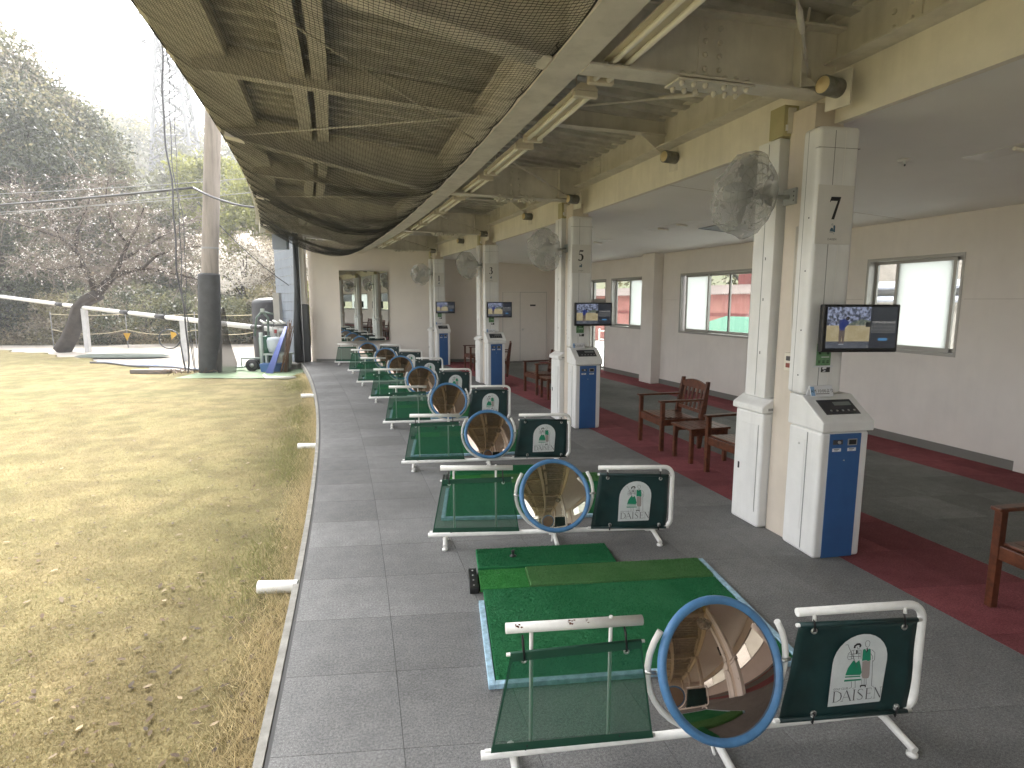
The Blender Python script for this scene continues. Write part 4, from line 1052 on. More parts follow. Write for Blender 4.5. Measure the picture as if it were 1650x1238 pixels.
for k in range(7):
    th = 15.03 + 1.27 * k; o = CN if k == 0 else copy_tree(CN)
    o.location = P(3.552 if k % 2 else 3.42, th, 3.16 if k % 2 else 3.095); o.rotation_euler = (0, 0, R(th + 12))
    tag(o, ["grey cylinder fixture with cream cap above the nearest post", "small grey cylinder on the fascia above the nearest bagged fan", "grey cylinder fixture with cream cap above the second nearest post", "small grey cylinder on the fascia between the two middle posts",
            "grey cylinder fixture over the second farthest post", "small grey cylinder on the fascia just before the farthest post", "grey cylinder fixture over the farthest post"][k], "fixture", "cylinder fixtures along the fascia")

# ---- lounge chairs and side tables
def make_chair():
    root = empty("armchair")      # origin at the middle of the front feet; looks along -x; width along y
    w = .275
    for s in (-1, 1):
        MB().box(-.022, .022, s * w - .022, s * w + .022, 0, .575).build("front_leg", M_WOOD, root, bevel=.003)
        MB().prism([(.470, 0), (.515, 0), (.600, .80), (.562, .80), (.480, .40)], 'y', s * w - .02, s * w + .02).build("back_post", M_WOOD, root, bevel=.003)
        MB().box(-.045, .53, s * w - .032, s * w + .032, .576, .600).build("armrest", M_WOOD, root, bevel=.006)
        MB().box(.022, .475, s * w - .014, s * w + .014, .30, .375).build("side_rail", M_WOOD, root, bevel=.003)
    MB().box(-.014, .014, -w + .022, w - .022, .295, .375).build("front_rail", M_WOOD, root, bevel=.003)
    for k in range(7):
        x = .01 + .068 * k; MB().box(x, x + .056, -w + .025, w - .025, .378 - .004 * k, .394 - .004 * k).build("seat_slat", M_WOOD, root, bevel=.003)
    pts = []
    for k in range(9): a = -1 + 2 * k / 8; pts.append((a * (w - .021), .755 + .045 * (1 - a * a)))
    poly = [(p[0], p[1]) for p in pts] + [(w - .021, .695), (-w + .021, .695)]
    mb = MB(); vs = []
    for x0_, x1_ in ((.552, .575),):
        vs = [(x0_ + (p[1] - .70) * .106, p[0], p[1]) for p in poly] + [(x1_ + (p[1] - .70) * .106, p[0], p[1]) for p in poly]
    n = len(poly); mb.add(vs, [tuple(range(n))[::-1], tuple(range(n, 2 * n))] + [(i, (i + 1) % n, (i + 1) % n + n, i + n) for i in range(n)]); mb.build("crest_rail", M_WOOD, root)
    MB().prism([(.503, .42), (.520, .42), (.525, .46), (.508, .46)], 'y', -w + .021, w - .021).build("lower_rail", M_WOOD, root)
    for k in range(5):
        y = -.185 + .0925 * k; MB().prism([(.512, .455), (.524, .455), (.570, .70), (.557, .70)], 'y', y - .019, y + .019).build("back_slat", M_WOOD, root, bevel=.002)
    return root
def make_table():
    root = empty("side_table")
    for x in (.0, .42):
        for y in (-.16, .16): MB().box(x - .02, x + .02, y - .02, y + .02, 0, .365).build("leg", M_WOOD, root, bevel=.003)
    MB().box(.02, .40, -.174, -.150, .30, .363).box(.02, .40, .150, .174, .30, .363).build("apron", M_WOOD, root)
    for k in range(5): MB().box(-.04 + .101 * k, .055 + .101 * k, -.20, .20, .366, .388).build("top_slat", M_WOOD, root, bevel=.003)
    return root
CH, TB = make_chair(), make_table()
first = True
chairs = [(16.785, "armchair left of the low table, between posts 7 and 5"), (15.945, "armchair half hidden behind the cabinet of post 7"), (14.315, "armchair cut off by the right edge of the photo"),
          (19.30, "armchair seen to the left of post 5"), (18.46, "armchair hidden behind post 5"), (21.81, "armchair just left of post 3"), (20.95, "armchair whose back shows just right of post 3")]
for k, (th, lb) in enumerate(chairs):
    o = CH if k == 0 else copy_tree(CH)
    o.location = P(3.86, th); o.rotation_euler = (0, 0, R(th + (-3, 2, -4, 3, 0, -2, -20)[k]))
    tag(o, "brown wooden " + lb, "armchair", "wooden armchairs in the lounge")
for k, (th, lb) in enumerate([(16.385, "low slatted wooden table between the two armchairs near post 7"), (18.90, "low slatted wooden table left of post 5"), (21.40, "low slatted wooden table near post 3")]):
    o = TB if k == 0 else copy_tree(TB)
    o.location = P(3.87, th); o.rotation_euler = (0, 0, R(th)); tag(o, lb, "side table", "low tables between the armchairs")
# ================================================================== NET UNDER THE CANOPY
def net_surface(th, t):
    """th deg (array), t 0 (main beam) .. 1 (eave) -> xyz arrays"""
    d = 1.52 - 2.44 * t
    zc_ = 3.135 + (3.675 - 3.135) * t
    ph = (th - 15.1) / 2.51 * 2 * np.pi
    sag = 0.25 + 0.12 * np.clip((th - 15.5) / 4.5, 0, 1) + 0.045 * np.cos(ph + 2.6) + 0.012 * np.sin(2.3 * ph + 1) + 0.04 * np.sin(.37 * ph)
    skew = t ** 0.85
    z = zc_ - sag * 4 * skew * (1 - skew) ** 1.05
    z = z + 0.003 * np.sin(31 * t + 9 * th) * np.sin(np.pi * t) + 0.006 * np.sin(11 * t - 5 * th) * np.sin(np.pi * t)
    # scallops between the hooks on both edges
    z = z - 0.018 * np.abs(np.sin(np.pi * (th - 15.1) / 0.42)) * (np.exp(-t / .05)) - 0.02 * np.abs(np.sin(np.pi * (th - 15.1) / 0.42)) * np.exp(-(1 - t) / .06)
    a = np.radians(th); r = R0 + d
    return CX + r * np.cos(a), CY + r * np.sin(a), z
def thread(V, F, pts, rad, base):
    """triangular prism along pts (n,3)"""
    n = len(pts); t = np.gradient(pts, axis=0); t /= np.linalg.norm(t, axis=1)[:, None] + 1e-9
    up = np.tile(np.array([0., 0, 1]), (n, 1)); u = np.cross(t, up); u /= np.linalg.norm(u, axis=1)[:, None] + 1e-9; w = np.cross(u, t)
    vs = []
    for k in range(3):
        A = 2 * np.pi * k / 3 + .5; vs.append(pts + rad * (np.cos(A) * u + np.sin(A) * w))
    V.append(np.stack(vs, 1).reshape(-1, 3))
    i = np.arange(n - 1)[:, None] * 3; k = np.arange(3)[None, :]; k2 = (k + 1) % 3
    F.append((np.stack([i + k, i + k2, i + 3 + k2, i + 3 + k], -1).reshape(-1, 4)) + base)
    return base + 3 * n
V, F, base = [], [], 0
T0, T1 = 10.2, 23.28
NLONG = 100; rad = 0.0014
ths_ = np.arange(T0, T1, 0.045)
for k in range(NLONG + 1):
    t = k / NLONG
    jit = .0012 * np.sin(ths_ * 37 + k)
    x, y, z = net_surface(ths_, np.clip(t + jit, 0, 1)); base = thread(V, F, np.stack([x, y, z], 1), rad, base)
tt = np.linspace(0, 1, 46)
step = math.degrees(0.027 / 94)
k = 0; th = T0
while th < T1:
    x, y, z = net_surface(th + .004 * np.sin(tt * 60 + k), tt); base = thread(V, F, np.stack([x, y, z], 1), rad, base); th += step; k += 1
net = empty("safety_net", (0, 0, 0), 0, "dark sagging safety net slung under the open canopy from beam to eave", "net")
mesh_np("netting", np.concatenate(V), np.concatenate(F), M_NET, net)
# border ropes, and extra net bands added to imitate dark arcs of edge-on sag
def rope(fn, r, name="border_rope"):
    MB().tube([Vector(p) for p in fn], r, 6).build(name, M_NET, net)
for t in (0.0, 1.0):
    a = np.arange(T0, T1, .07); x, y, z = net_surface(a, np.full_like(a, t)); rope(np.stack([x, y, z], 1), .0055)
for th0, w in ((20.1, .06), (22.6, .06)):
    tt2 = np.linspace(0, 1, 40)
    x, y, z = net_surface(th0 + .03 * np.sin(tt2 * 9), tt2); rope(np.stack([x, y, z - .012], 1), .005, "dark_arc_rope")
    V2, F2, b2 = [], [], 0
    for q in np.linspace(0, 1, 10):
        x, y, z = net_surface(th0 + w * (q - .5) * 2 + .03 * np.sin(tt2 * 9), tt2); b2 = thread(V2, F2, np.stack([x, y, z - .02 - .05 * np.sin(np.pi * q) * np.sin(np.pi * tt2)], 1), .0022, b2)
    for t in np.linspace(0, 1, 80):
        q = np.linspace(-1, 1, 6); x, y, z = net_surface(th0 + w * q, np.full_like(q, t)); b2 = thread(V2, F2, np.stack([x, y, z - .02 - .05 * np.cos(q * np.pi / 2) * np.sin(np.pi * t)], 1), .0022, b2)
    mesh_np("dark_arc_band", np.concatenate(V2), np.concatenate(F2), M_NET, net)
# hooks and short rails that hold the net edge to the main beam
th = 10.4; k = 0
hk = None
while th < 23.2:
    if hk is None: hk = MB().tube([(0, 0, 0), (-.018, 0, -.02), (-.004, 0, -.04), (.014, 0, -.03)], .004, 5).build("hook", M_DARK, net)
    else:
        o = hk.copy(); col.objects.link(o); o.parent = net; 
    (hk if k == 0 else o).location = P(1.525, th, 3.165); (hk if k == 0 else o).rotation_euler = (0, 0, R(th)); th += .42; k += 1
# ================================================================== OUTDOORS
def px(u, v, Y):
    a, b = (u - 825) / 940, -(v - 619) / 940; c, s = math.cos(PITCH), math.sin(PITCH); yy = c + b * s; t = Y / yy
    return Vector((a * t, Y, CAMH + t * (-s + b * c)))
def sstep(a, b, x):
    t = np.clip((x - a) / (b - a), 0, 1); return t * t * (3 - 2 * t)
def gz(x, y): return -0.085 - 0.075 * sstep(2, 14, y) + 0.0 * x
# ---- big ground sheet, gravel, lawn
M_GRAVEL = mat("pale_gravel", (0.25, 0.225, 0.195), 0.95, var2=(0.31, 0.28, 0.24), vs_=0.8, bump=0.5, bs=30)
M_FOREST_FLOOR = mat("leaf_litter", (0.13, 0.105, 0.065), 0.95, var2=(0.10, 0.11, 0.045), vs_=0.5, bump=0.5, bs=8)
M_YARD = mat("yard_concrete", (0.42, 0.41, 0.39), 0.9, var=0.12, vs_=0.6)
M_LAWN = mat("dry_lawn", (0.190, 0.153, 0.078), 0.95, var2=(0.152, 0.135, 0.062), vs_=0.55, bump=0.9, bs=55, spec=0.1)
def lawn_nodes(m):
    n = m.node_tree; b = [x for x in n.nodes if x.type == 'BSDF_PRINCIPLED'][0]
    g = n.nodes.new("ShaderNodeNewGeometry"); src = b.inputs["Base Color"].links[0].from_socket
    for sc, lo, hi, a0, a1 in ((3.0, .4, .62, .80, 1.14), (22, .3, .7, .86, 1.10), (90, .3, .7, .78, 1.22)):
        nz = n.nodes.new("ShaderNodeTexNoise"); nz.inputs["Scale"].default_value = sc; nz.inputs["Detail"].default_value = 4
        n.links.new(g.outputs["Position"], nz.inputs["Vector"]); rp = n.nodes.new("ShaderNodeMapRange")
        for i, v in enumerate((lo, hi, a0, a1)): rp.inputs[i + 1].default_value = v
        n.links.new(nz.outputs[0], rp.inputs[0]); vm = n.nodes.new("ShaderNodeVectorMath"); vm.operation = 'SCALE'
        n.links.new(src, vm.inputs[0]); n.links.new(rp.outputs[0], vm.inputs["Scale"]); src = vm.outputs[0]
    n.links.new(src, b.inputs["Base Color"])
lawn_nodes(M_LAWN)
def grid_obj(name, xs, ys, zf, m, keep=None, kind="structure"):
    X, Y = np.meshgrid(xs, ys); Z = zf(X, Y); V = np.stack([X, Y, Z], -1).reshape(-1, 3); nx, ny = len(xs), len(ys)
    i = (np.arange(ny - 1)[:, None] * nx + np.arange(nx - 1)[None, :]).reshape(-1)
    F = np.stack([i, i + 1, i + nx + 1, i + nx], -1)
    if keep is not None: F = F[keep(X, Y).reshape(-1)[F].all(1)]
    return mesh_np(name, V, F, m, None, True, kind)
def hillz(x, y):
    # wooded slope behind the field and a lower one behind the yard
    u = y * 0.985 + x * 0.06
    h = 29 * sstep(45, 130, u) * (0.72 + 0.28 * sstep(-40, -75, x)) + 5 * sstep(28, 60, u) * sstep(-10, -32, x) + 2.5 * np.sin(x * .05 + 1) * sstep(45, 90, u)
    h = h + 2.2 * sstep(26.5, 36, u) * (x < 400)
    return h - 0.35
xs = np.concatenate([np.linspace(-1500, -160, 16), np.linspace(-150, 160, 90), np.linspace(170, 1500, 16)])
ys = np.concatenate([np.linspace(-1500, -90, 14), np.linspace(-80, 170, 90), np.linspace(185, 1800, 14)])
grid_obj("ground", xs, ys, hillz, M_FOREST_FLOOR)
# gravel track beyond the lawn
GB = lambda x: 26.6 + 0.5 * np.sin(x * .35)
grid_obj("gravel_track", np.linspace(-60, 3, 120), np.linspace(11, 28, 60), lambda x, y: gz(x, y) - 0.055 + .015 * np.sin(x * 1.3) * np.sin(y * 1.1), M_GRAVEL, lambda x, y: (y < GB(x)) & ((y < 17.2) | (x < -6.4)))
# lawn: polar sheet along the kerb, far edge given by the photograph
def lawn_edge(x):
    return np.interp(x, [-60, -30, -22, -19.5, -16, -12.4, -10, -8.4, -6.2, -5.0], [24.5, 24.0, 23.6, 22.6, 20.6, 18.0, 16.4, 15.6, 14.9, 14.6]) + .22 * np.sin(x * 2.1) + .12 * np.sin(x * 5.7)
ds = np.concatenate([[-.056], -np.linspace(.12, 3, 40), -np.linspace(3.2, 45, 130)]); tl = np.linspace(2.5, 33, 420)
D, TT = np.meshgrid(ds, tl); rr_ = R0 + D; X = CX + rr_ * np.cos(np.radians(TT)); Y = CY + rr_ * np.sin(np.radians(TT))
X, Y = X, np.minimum(Y, lawn_edge(X))
Z = gz(X, Y) + .005 * np.sin(X * 3.1) * np.sin(Y * 2.7) + .008 * np.sin(X * .9 + 1) * np.sin(Y * .7)
# small bank of longer turf against the kerb
Z = Z + .03 * np.exp(-((D + .25) / .18) ** 2) - .02 * np.exp(-((D + .55) / .2) ** 2)
V = np.stack([X, Y, Z], -1).reshape(-1, 3); nx, ny = len(ds), len(tl)
i = (np.arange(ny - 1)[:, None] * nx + np.arange(nx - 1)[None, :]).reshape(-1); F = np.stack([i, i + 1, i + nx + 1, i + nx], -1)
a = V[F[:, 0]]; bq = V[F[:, 2]]; F = F[(np.abs(np.cross((V[F[:, 2]] - V[F[:, 0]])[:, :2], (V[F[:, 3]] - V[F[:, 1]])[:, :2])) > 1e-4)]
mesh_np("lawn", V, F, M_LAWN, None, True, "structure")
def lawn_z(x, y):
    d = np.hypot(x - CX, y - CY) - R0
    return gz(x, y) + .005 * np.sin(x * 3.1) * np.sin(y * 2.7) + .008 * np.sin(x * .9 + 1) * np.sin(y * .7) + .03 * np.exp(-((d + .25) / .18) ** 2) - .02 * np.exp(-((d + .55) / .2) ** 2)
# grass blades
def blades(n, fpos, hmin, hmax, wid, lean, m, name):
    x, y = fpos(n); z = lawn_z(x, y); n = len(x)
    h = rng.uniform(hmin, hmax, n); a = rng.uniform(0, 2 * np.pi, n); ln = rng.uniform(.2, 1, n) * lean * h; la = rng.uniform(0, 2 * np.pi, n)
    w = wid * rng.uniform(.7, 1.3, n)
    b = np.stack([x, y, z - .004], 1); s = np.stack([np.cos(a) * w / 2, np.sin(a) * w / 2, np.zeros(n)], 1)
    tip = b + np.stack([np.cos(la) * ln, np.sin(la) * ln, h], 1)
    V = np.stack([b - s, b + s, tip], 1).reshape(-1, 3); F = np.arange(3 * n).reshape(-1, 3)
    return mesh_np(name, V, F, m, None, False, "stuff")
M_BLADE = mat("dry_grass_blade", (0.30, 0.245, 0.13), 0.85, island=.35, trans=.5, spec=.2)
M_BLADEG = mat("green_grass_blade", (0.205, 0.21, 0.085), 0.85, island=.35, trans=.5, spec=.2)
M_BLADES = mat("straw_blade", (0.60, 0.50, 0.30), 0.85, island=.3, trans=.5, spec=.2)
def near_lawn(n):
    # density falls with distance so that the picture keeps an even grain
    y = 1.7 + 9.5 * rng.random(n) ** 2.3; x = -rng.random(n) * (y * 1.25 + .8)
    e = CX + np.sqrt(R0 ** 2 - (y - CY) ** 2); x = np.minimum(x, e + .0) - .07; k = (x > -y * 1.3 - 1)
    x = x + (e - .0) * 0
    dd = np.hypot(x - CX, y - CY) - R0; k &= dd < -.07
    return x[k], y[k]
blades(300000, near_lawn, .008, .026, .0035, 1.6, M_BLADE, "lawn_grass")
def near_green(n):
    x, y = near_lawn(n); q = np.sin(x * 1.7 + 1) + np.sin(y * 1.3 + x) + rng.normal(0, .6, len(x)); k = q > .3; return x[k], y[k]
blades(90000, near_green, .008, .024, .0035, 1.6, M_BLADEG, "lawn_grass_green")
def kerb_band(n):
    th = 13.6 + 9.2 * rng.random(n) ** 2.0; d = -.06 - np.abs(rng.normal(0, .10, n)); a = np.radians(th); return CX + (R0 + d) * np.cos(a), CY + (R0 + d) * np.sin(a)
blades(34000, kerb_band, .02, .08, .0032, 1.3, M_BLADES, "kerb_straw")
def kerb_green(n):
    th = 13.6 + 9.0 * rng.random(n) ** 2.2; d = -.10 - np.abs(rng.normal(.12, .22, n)); a = np.radians(th); x, y = CX + (R0 + d) * np.cos(a), CY + (R0 + d) * np.sin(a)
    k = np.sin(y * 2.1) + np.sin(y * .8 + 2) + rng.normal(0, .5, n) > -.2; return x[k], y[k]
blades(52000, kerb_green, .02, .07, .0034, 1.2, M_BLADEG, "kerb_grass")
# fallen leaves: curled dark and pale ones
def leaves(n, fpos, smin, smax, m, name):
    x, y = fpos(n); n = len(x); z = lawn_z(x, y) + .014
    L = rng.uniform(smin, smax, n); a = rng.uniform(0, 2 * np.pi, n); c, s = np.cos(a), np.sin(a); V = []
    prof = [(-1, 0, .25), (-.35, .42, .55), (.35, .36, .45), (1, 0, .9), (.3, -.38, .5), (-.4, -.40, .35)]
    cu = rng.uniform(.1, .55, n); tl_ = rng.normal(0, .35, n)
    for px, py, pz in prof:
        X = L / 2 * px; Yl = L / 2 * py; Zl = L / 2 * (cu * (abs(py) * 1.6 + .5 * px * px) + tl_ * px * .4)
        V.append(np.stack([x + X * c - Yl * s, y + X * s + Yl * c, z + np.maximum(Zl, -.01)], 1))
    Vv = np.stack(V, 1).reshape(-1, 3); b = np.arange(n)[:, None] * 6
    F = np.concatenate([b + np.array([[0, 1, 2, 3]]), b + np.array([[0, 3, 4, 5]])])
    return mesh_np(name, Vv, F, m, None, False, "stuff")
M_LEAFD = mat("dead_leaf_dark", (0.055, 0.030, 0.011), 0.8, island=.5); M_LEAFP = mat("dead_leaf_pale", (0.25, 0.185, 0.11), 0.8, island=.35)
def leafpos(n):
    y = 1.8 + 12 * rng.random(n) ** 1.4; dk = rng.random(n) < .5
    e = CX + np.sqrt(R0 ** 2 - (y - CY) ** 2); x = e - .1 - np.where(dk, np.abs(rng.normal(0, .75, n)), rng.random(n) * (y * .8))
    k = x > -y * .95 - .5; return x[k], y[k]
leaves(560, leafpos, .025, .055, M_LEAFD, "fallen_leaves"); leaves(90, leafpos, .025, .06, M_LEAFP, "pale_fallen_leaves")
def crumbs(n):
    y = 2 + 11 * rng.random(n) ** 1.2; x = -.3 - rng.random(n) * y * .95; e = CX + np.sqrt(R0 ** 2 - (y - CY) ** 2); k = x < e - .1; return x[k], y[k]
leaves(1300, crumbs, .012, .03, M_LEAFD, "leaf_crumbs")
# ---- plastic pipe stubs out of the kerb
M_PVC = mat("white_plastic_pipe", (0.78, 0.77, 0.74), .4, var=.05, vs_=10)
def pipe_stub(u, v, L, r, lb):
    pass
plab = ["white drain pipe stub nearest the camera, sticking out of the kerb", "second white drain pipe stub out of the kerb", "third white drain pipe stub out of the kerb"]
pp = None
for k, (th, L, r) in enumerate(((15.28, .24, .040), (17.62, .24, .040), (20.3, .26, .040))):
    prof = [(r, 0), (r, L), (r * .86, L), (r * .86, L - .12), (0, L - .12)]
    o = MB().lathe(prof, 18, Matrix.Rotation(R(-90), 4, 'Y')).build("drain_pipe", M_PVC)
    p = P(-.03, th); o.location = (p.x, p.y, gz(p.x, p.y) + .055); o.rotation_euler = (0, R(2), R(th + 2 - 10))
    tag(o, plab[k], "pipe", "drain pipes out of the kerb")
o = MB().tube([(0, 0, .03), (-.62, 0, .03), (-.75, .05, .03), (-.95, .42, .04)], .035, 10).build("bent_pipe", M_PVC); o.location = (-5.35, 14.3, -.16); tag(o, "white elbow pipe lying on the soil near the end of the kerb", "pipe")
# ---- green artificial turf patch and ropes
o = grid_obj("turf_patch", np.linspace(-8.4, -5.6, 12), np.linspace(14.35, 17.0, 10), lambda x, y: gz(x, y) + .012 + .006 * np.sin(x * 4), mat("faded_green_turf", (0.15, 0.205, 0.12), .9, var=.25, vs_=1.5, bump=.4, bs=50), None, "structure")
# ---- padded concrete pole with cables
PX, PY = -8.17, 15.7
pole = empty("utility_pole", (PX, PY, -.2), 0, "tall weathered concrete pole with black padding round its foot", "pole")
M_POLE = mat("weathered_pole_concrete", (0.29, 0.255, 0.225), .9, var=.12, vs_=2.5, bump=.2, bs=20, stretch=(3, 3, .5), streak=.55)
MB().tube([(0, 0, 0), (.20, 0, 3), (.60, 0, 7.2), (.80, 0, 9.5)], [.215, .207, .19, .18], 24).build("shaft", M_POLE, pole)
MB().lathe([(.205, 3.29), (.21, 3.30), (.21, 3.34), (.204, 3.345)], 24, Matrix.Translation((.23, 0, 0))).build("band", M_MID, pole)
MB().lathe([(.225, -.05), (.285, 0), (.29, .3), (.278, 1.2), (.268, 2.60), (.262, 2.66), (.20, 2.67)], 24, Matrix(((1, 0, .055, 0), (0, 1, 0, 0), (0, 0, 1, 0), (0, 0, 0, 1)))).build("padding", mat("black_pad_vinyl", (0.040, 0.041, 0.043), .65, var=.2, vs_=5, bump=.15, bs=12), pole)
cb = empty("hanging_cables", (PX - .45, PY - .3, -.2), 0, "dark loose cables hanging down the left side of the pole", "cable")
for k, (dx, r) in enumerate(((0, .022), (.10, .011), (.17, .008))):
    pts = [(dx + .05 * math.sin(z * 1.7 + k) + .02 * math.sin(z * 4.1 + 2 * k) - .01 * z * (1 - k * .3), .05 * math.sin(z + k), z) for z in np.arange(0.0, 9.6, .25)]
    MB().tube(pts, r, 6).build("cable", M_DARK, cb)
mb = MB(); mb.tube([(-.42 + .28 * math.cos(a), 0, .95 + .25 * math.sin(a)) for a in [2 * math.pi * k / 16 for k in range(17)]] + [(-.1, .0, .5), (-.05, 0, .1)], .018, 6).build("loop", M_DARK, cb)
# roots and clutter at the pole's foot
V_ = empty("brush_heap", (PX - .55, PY - .35, -.15), 0, "heap of dry roots and twigs against the foot of the pole", "brush heap")
r3 = random.Random(5)
for k in range(34):
    a = r3.uniform(0, math.pi * 2); L = r3.uniform(.15, .5); x, y = r3.gauss(0, .28), r3.gauss(0, .15)
    MB().tube([(x, y, r3.uniform(0, .08)), (x + L * .5 * math.cos(a), y + L * .4 * math.sin(a), r3.uniform(.03, .14)), (x + L * math.cos(a), y + L * math.sin(a) * .6, r3.uniform(0, .08))], .007, 5).build("twig", mat("dry_twig", (.16, .105, .075), .9, objr=.4), V_)
MB().box(-1.35, -.35, -.1, .12, 0, .10).build("timber", mat("grey_timber", (.16, .14, .12), .9), V_, bevel=.01)
# ---- striped barrier rail
BX = [px(-60, 470.8, 26.9), px(0, 478, 25.6), px(129, 495, 22.6), px(268, 511.5, 19.7), px(466, 534, 16.7)]
br = empty("barrier_rail", (0, 0, 0), 0, "long sloping white barrier rail with short black bands", "barrier")
M_BARW = mat("barrier_white", (.72, .71, .69), .5, var=.05, vs_=4); M_BARK = mat("barrier_black", (.02, .02, .02), .5)
pts = [Vector(p) for p in BX]
MB().tube(pts, .075, 10).build("rail", M_BARW, br)
def along(u):     # pixel column -> point on the rail
    best = None
    for a, b in zip(pts[:-1], pts[1:]):
        for k in range(200):
            p = a.lerp(b, k / 200); y = p.y * math.cos(PITCH) + (CAMH - p.z) * math.sin(PITCH); uu = 825 + 940 * p.x / y
            if best is None or abs(uu - u) < best[0]: best = (abs(uu - u), p, (b - a).normalized())
    return best
for u, hl in ((97, .28), (202, .28), (260, .30), (417, .28)):
    _, p, t = along(u); MB().tube([p - t * hl, p + t * hl], .079, 10).build("black_band", M_BARK, br)
for u in (135, 295, 441):
    _, p, t = along(u); z0 = float(gz(p.x, p.y)) - .1; MB().box(p.x - .08, p.x + .08, p.y - .08, p.y + .08, z0, p.z - .04).build("post", mat("rail_post_grey", (.50, .50, .51), .6, var=.1, vs_=4), br)
# ---- rope fence with yellow pennants
rf = empty("rope_fence", (0, 0, 0), 0, "thin rope fence with two yellow pennants along the gravel", "rope fence")
fx = [(-19.5, 24.8), (-16.2, 24.6), (-13.2, 24.4), (-10.3, 24.2), (-8.6, 24.0)]
for x, y in fx: MB().cyl((x, y, -.3), (x, y, 1.30), .018, 6).build("stake", M_MID, rf)
for zt_ in (1.2, .55):
    pts2 = []
    for (xa, ya), (xb, yb) in zip(fx[:-1], fx[1:]):
        for k in range(8):
            q = k / 8; pts2.append((xa + (xb - xa) * q, ya + (yb - ya) * q, zt_ - .55 * q * (1 - q) * (1.4 if zt_ < 1 else .4)))
    MB().tube(pts2, .014, 5).build("rope", mat("pale_rope", (.55, .48, .33), .9), rf)
for x in (-16.0, -14.05):
    MB().prism([(x - .16, .42), (x + .14, .42), (x - .02, .10)] if x < -15 else [(x - .12, .15), (x - .14, .48), (x + .17, .42)], 'y', 24.3, 24.31).build("pennant", mat("yellow_pennant", (.62, .40, .05), .6, trans=.3), rf)
# ---- black water tank
tk = empty("water_tank", (-7.80, 18.9, -.3), 0, "round dark grey water tank with a domed lid behind the trolley", "tank")
M_TANK = mat("dark_tank_plastic", (.030, .030, .034), .5, var=.1, vs_=3)
MB().lathe([(0, 0), (.50, 0), (.52, .05), (.52, 1.95), (.49, 2.04), (.40, 2.10)], 32).build("shell", M_TANK, tk)
MB().lathe([(.40, 2.10), (.2, 2.14), (0, 2.15)], 32).build("lid", mat("tank_lid", (.10, .10, .105), .4), tk)
# ---- ball trolley: wheels, frame, drum, club heads
tr = empty("ball_cart", (-6.85, 16.1, -.16), R(8), "green ball collecting cart with one black wheel showing", "cart")
MG = mat("cart_green", (.02, .10, .06), .45); MPG = mat("cart_pale_paint", (.42, .47, .44), .5, var=.1, vs_=9)
for y in (-.22, .22):
    w = MB().lathe([(.06, -.035), (.15, -.035), (.17, -.02), (.17, .02), (.15, .035), (.06, .035)], 24, Matrix.Translation((-.28, y, .17)) @ Matrix.Rotation(R(90), 4, 'X')).build("wheel", M_BLACK, tr)
    MB().lathe([(0, -.03), (.065, -.03), (.065, .03), (0, .03)], 14, Matrix.Translation((-.28, y, .17)) @ Matrix.Rotation(R(90), 4, 'X')).build("hub", M_STEEL, w)
MB().tube([(-.62, 0, .12), (-.62, 0, .34), (-.1, 0, .34)], .025, 6).build("tow_frame", MPG, tr)
MB().box(-.75, -.55, -.12, .12, .08, .13).box(-.1, .0, -.12, .12, 0, .08).build("foot_plate", MPG, tr)
MB().tube([(-.04, -.1, 0), (-.04, -.1, 1.05)], .05, 8).build("mast", MPG, tr)
MB().lathe([(0, .18), (.17, .18), (.17, .95), (.13, 1.0), (0, 1.0)], 20, Matrix.Translation((.02, .08, -.05))).build("drum", MG, tr)
mb = MB()
for a in (-.3, .3): mb.tube([(a * .6 - .05, 0, .95), (a * .5, 0, 1.45), (0, 0, 1.62)], .03, 6)
mb.tube([(-.05, 0, 1.62), (.3, 0, 1.55)], .03, 6); mb.build("handle_frame", mat("cart_grey_green", (.14, .19, .17), .5), tr)
MB().box(-.03, .06, -.05, .05, 1.60, 1.70).build("knob", MPG, tr)
cr = empty("club_rack", (-6.68, 16.25, -.16), R(4), "dark rack with white headed clubs beside the siding", "rack")
MB().box(-.25, .42, -.03, .03, 1.22, 1.26).box(.38, .42, -.03, .03, .1, 1.22).box(-.25, -.21, -.03, .03, .1, 1.22).build("frame", M_DARK, cr)
for k in range(4): MB().tube([(-.28 + .17 * k, -.04, 1.38), (-.18 + .17 * k, -.04, 1.31), (-.10 + .17 * k, -.04, 1.30)], [.02, .035, .02], 8).build("club_head", M_WHITEP, cr)
for k in range(3): MB().cyl((-.1 + .14 * k, 0, 1.22), (-.1 + .14 * k, 0, .35), .012, 6).build("shaft", M_STEEL, cr)
MB().box(.08, .14, -.03, .03, 1.02, 1.12).build("red_tag", mat("faded_red", (.35, .06, .06), .6), cr)
bk = empty("blue_crate", (-6.55, 15.85, -.16), R(5), "blue plastic crate on the ground by the cart", "crate")
MB().prism([(-.24, .0), (-.28, .22), (.28, .22), (.24, .0)], 'y', -.18, .18).build("tub", mat("crate_blue", (.04, .12, .30), .5), bk)
sk = MB().lathe([(0, 0), (.2, .02), (.24, .15), (.25, .34), (.22, .42), (0, .44)], 16).build("white_sack", mat("sack_plastic", (.50, .55, .60), .6, bump=.4, bs=8)); sk.location = (-6.50, 16.1, .33); tag(sk, "pale bulging sack on the board above the blue crate", "sack")
bd = MB().box(-.35, .35, -.2, .2, 0, .05).box(-.3, -.25, -.18, .18, -.36, 0).box(.25, .3, -.18, .18, -.36, 0).build("board_shelf", MPG); bd.location = (-6.48, 16.15, .27); tag(bd, "low board under the pale sack beside the cart", "shelf")
bl = empty("blue_poles", (-6.32, 15.6, -.17), 0, "bundle of blue poles leaning on the siding", "poles")
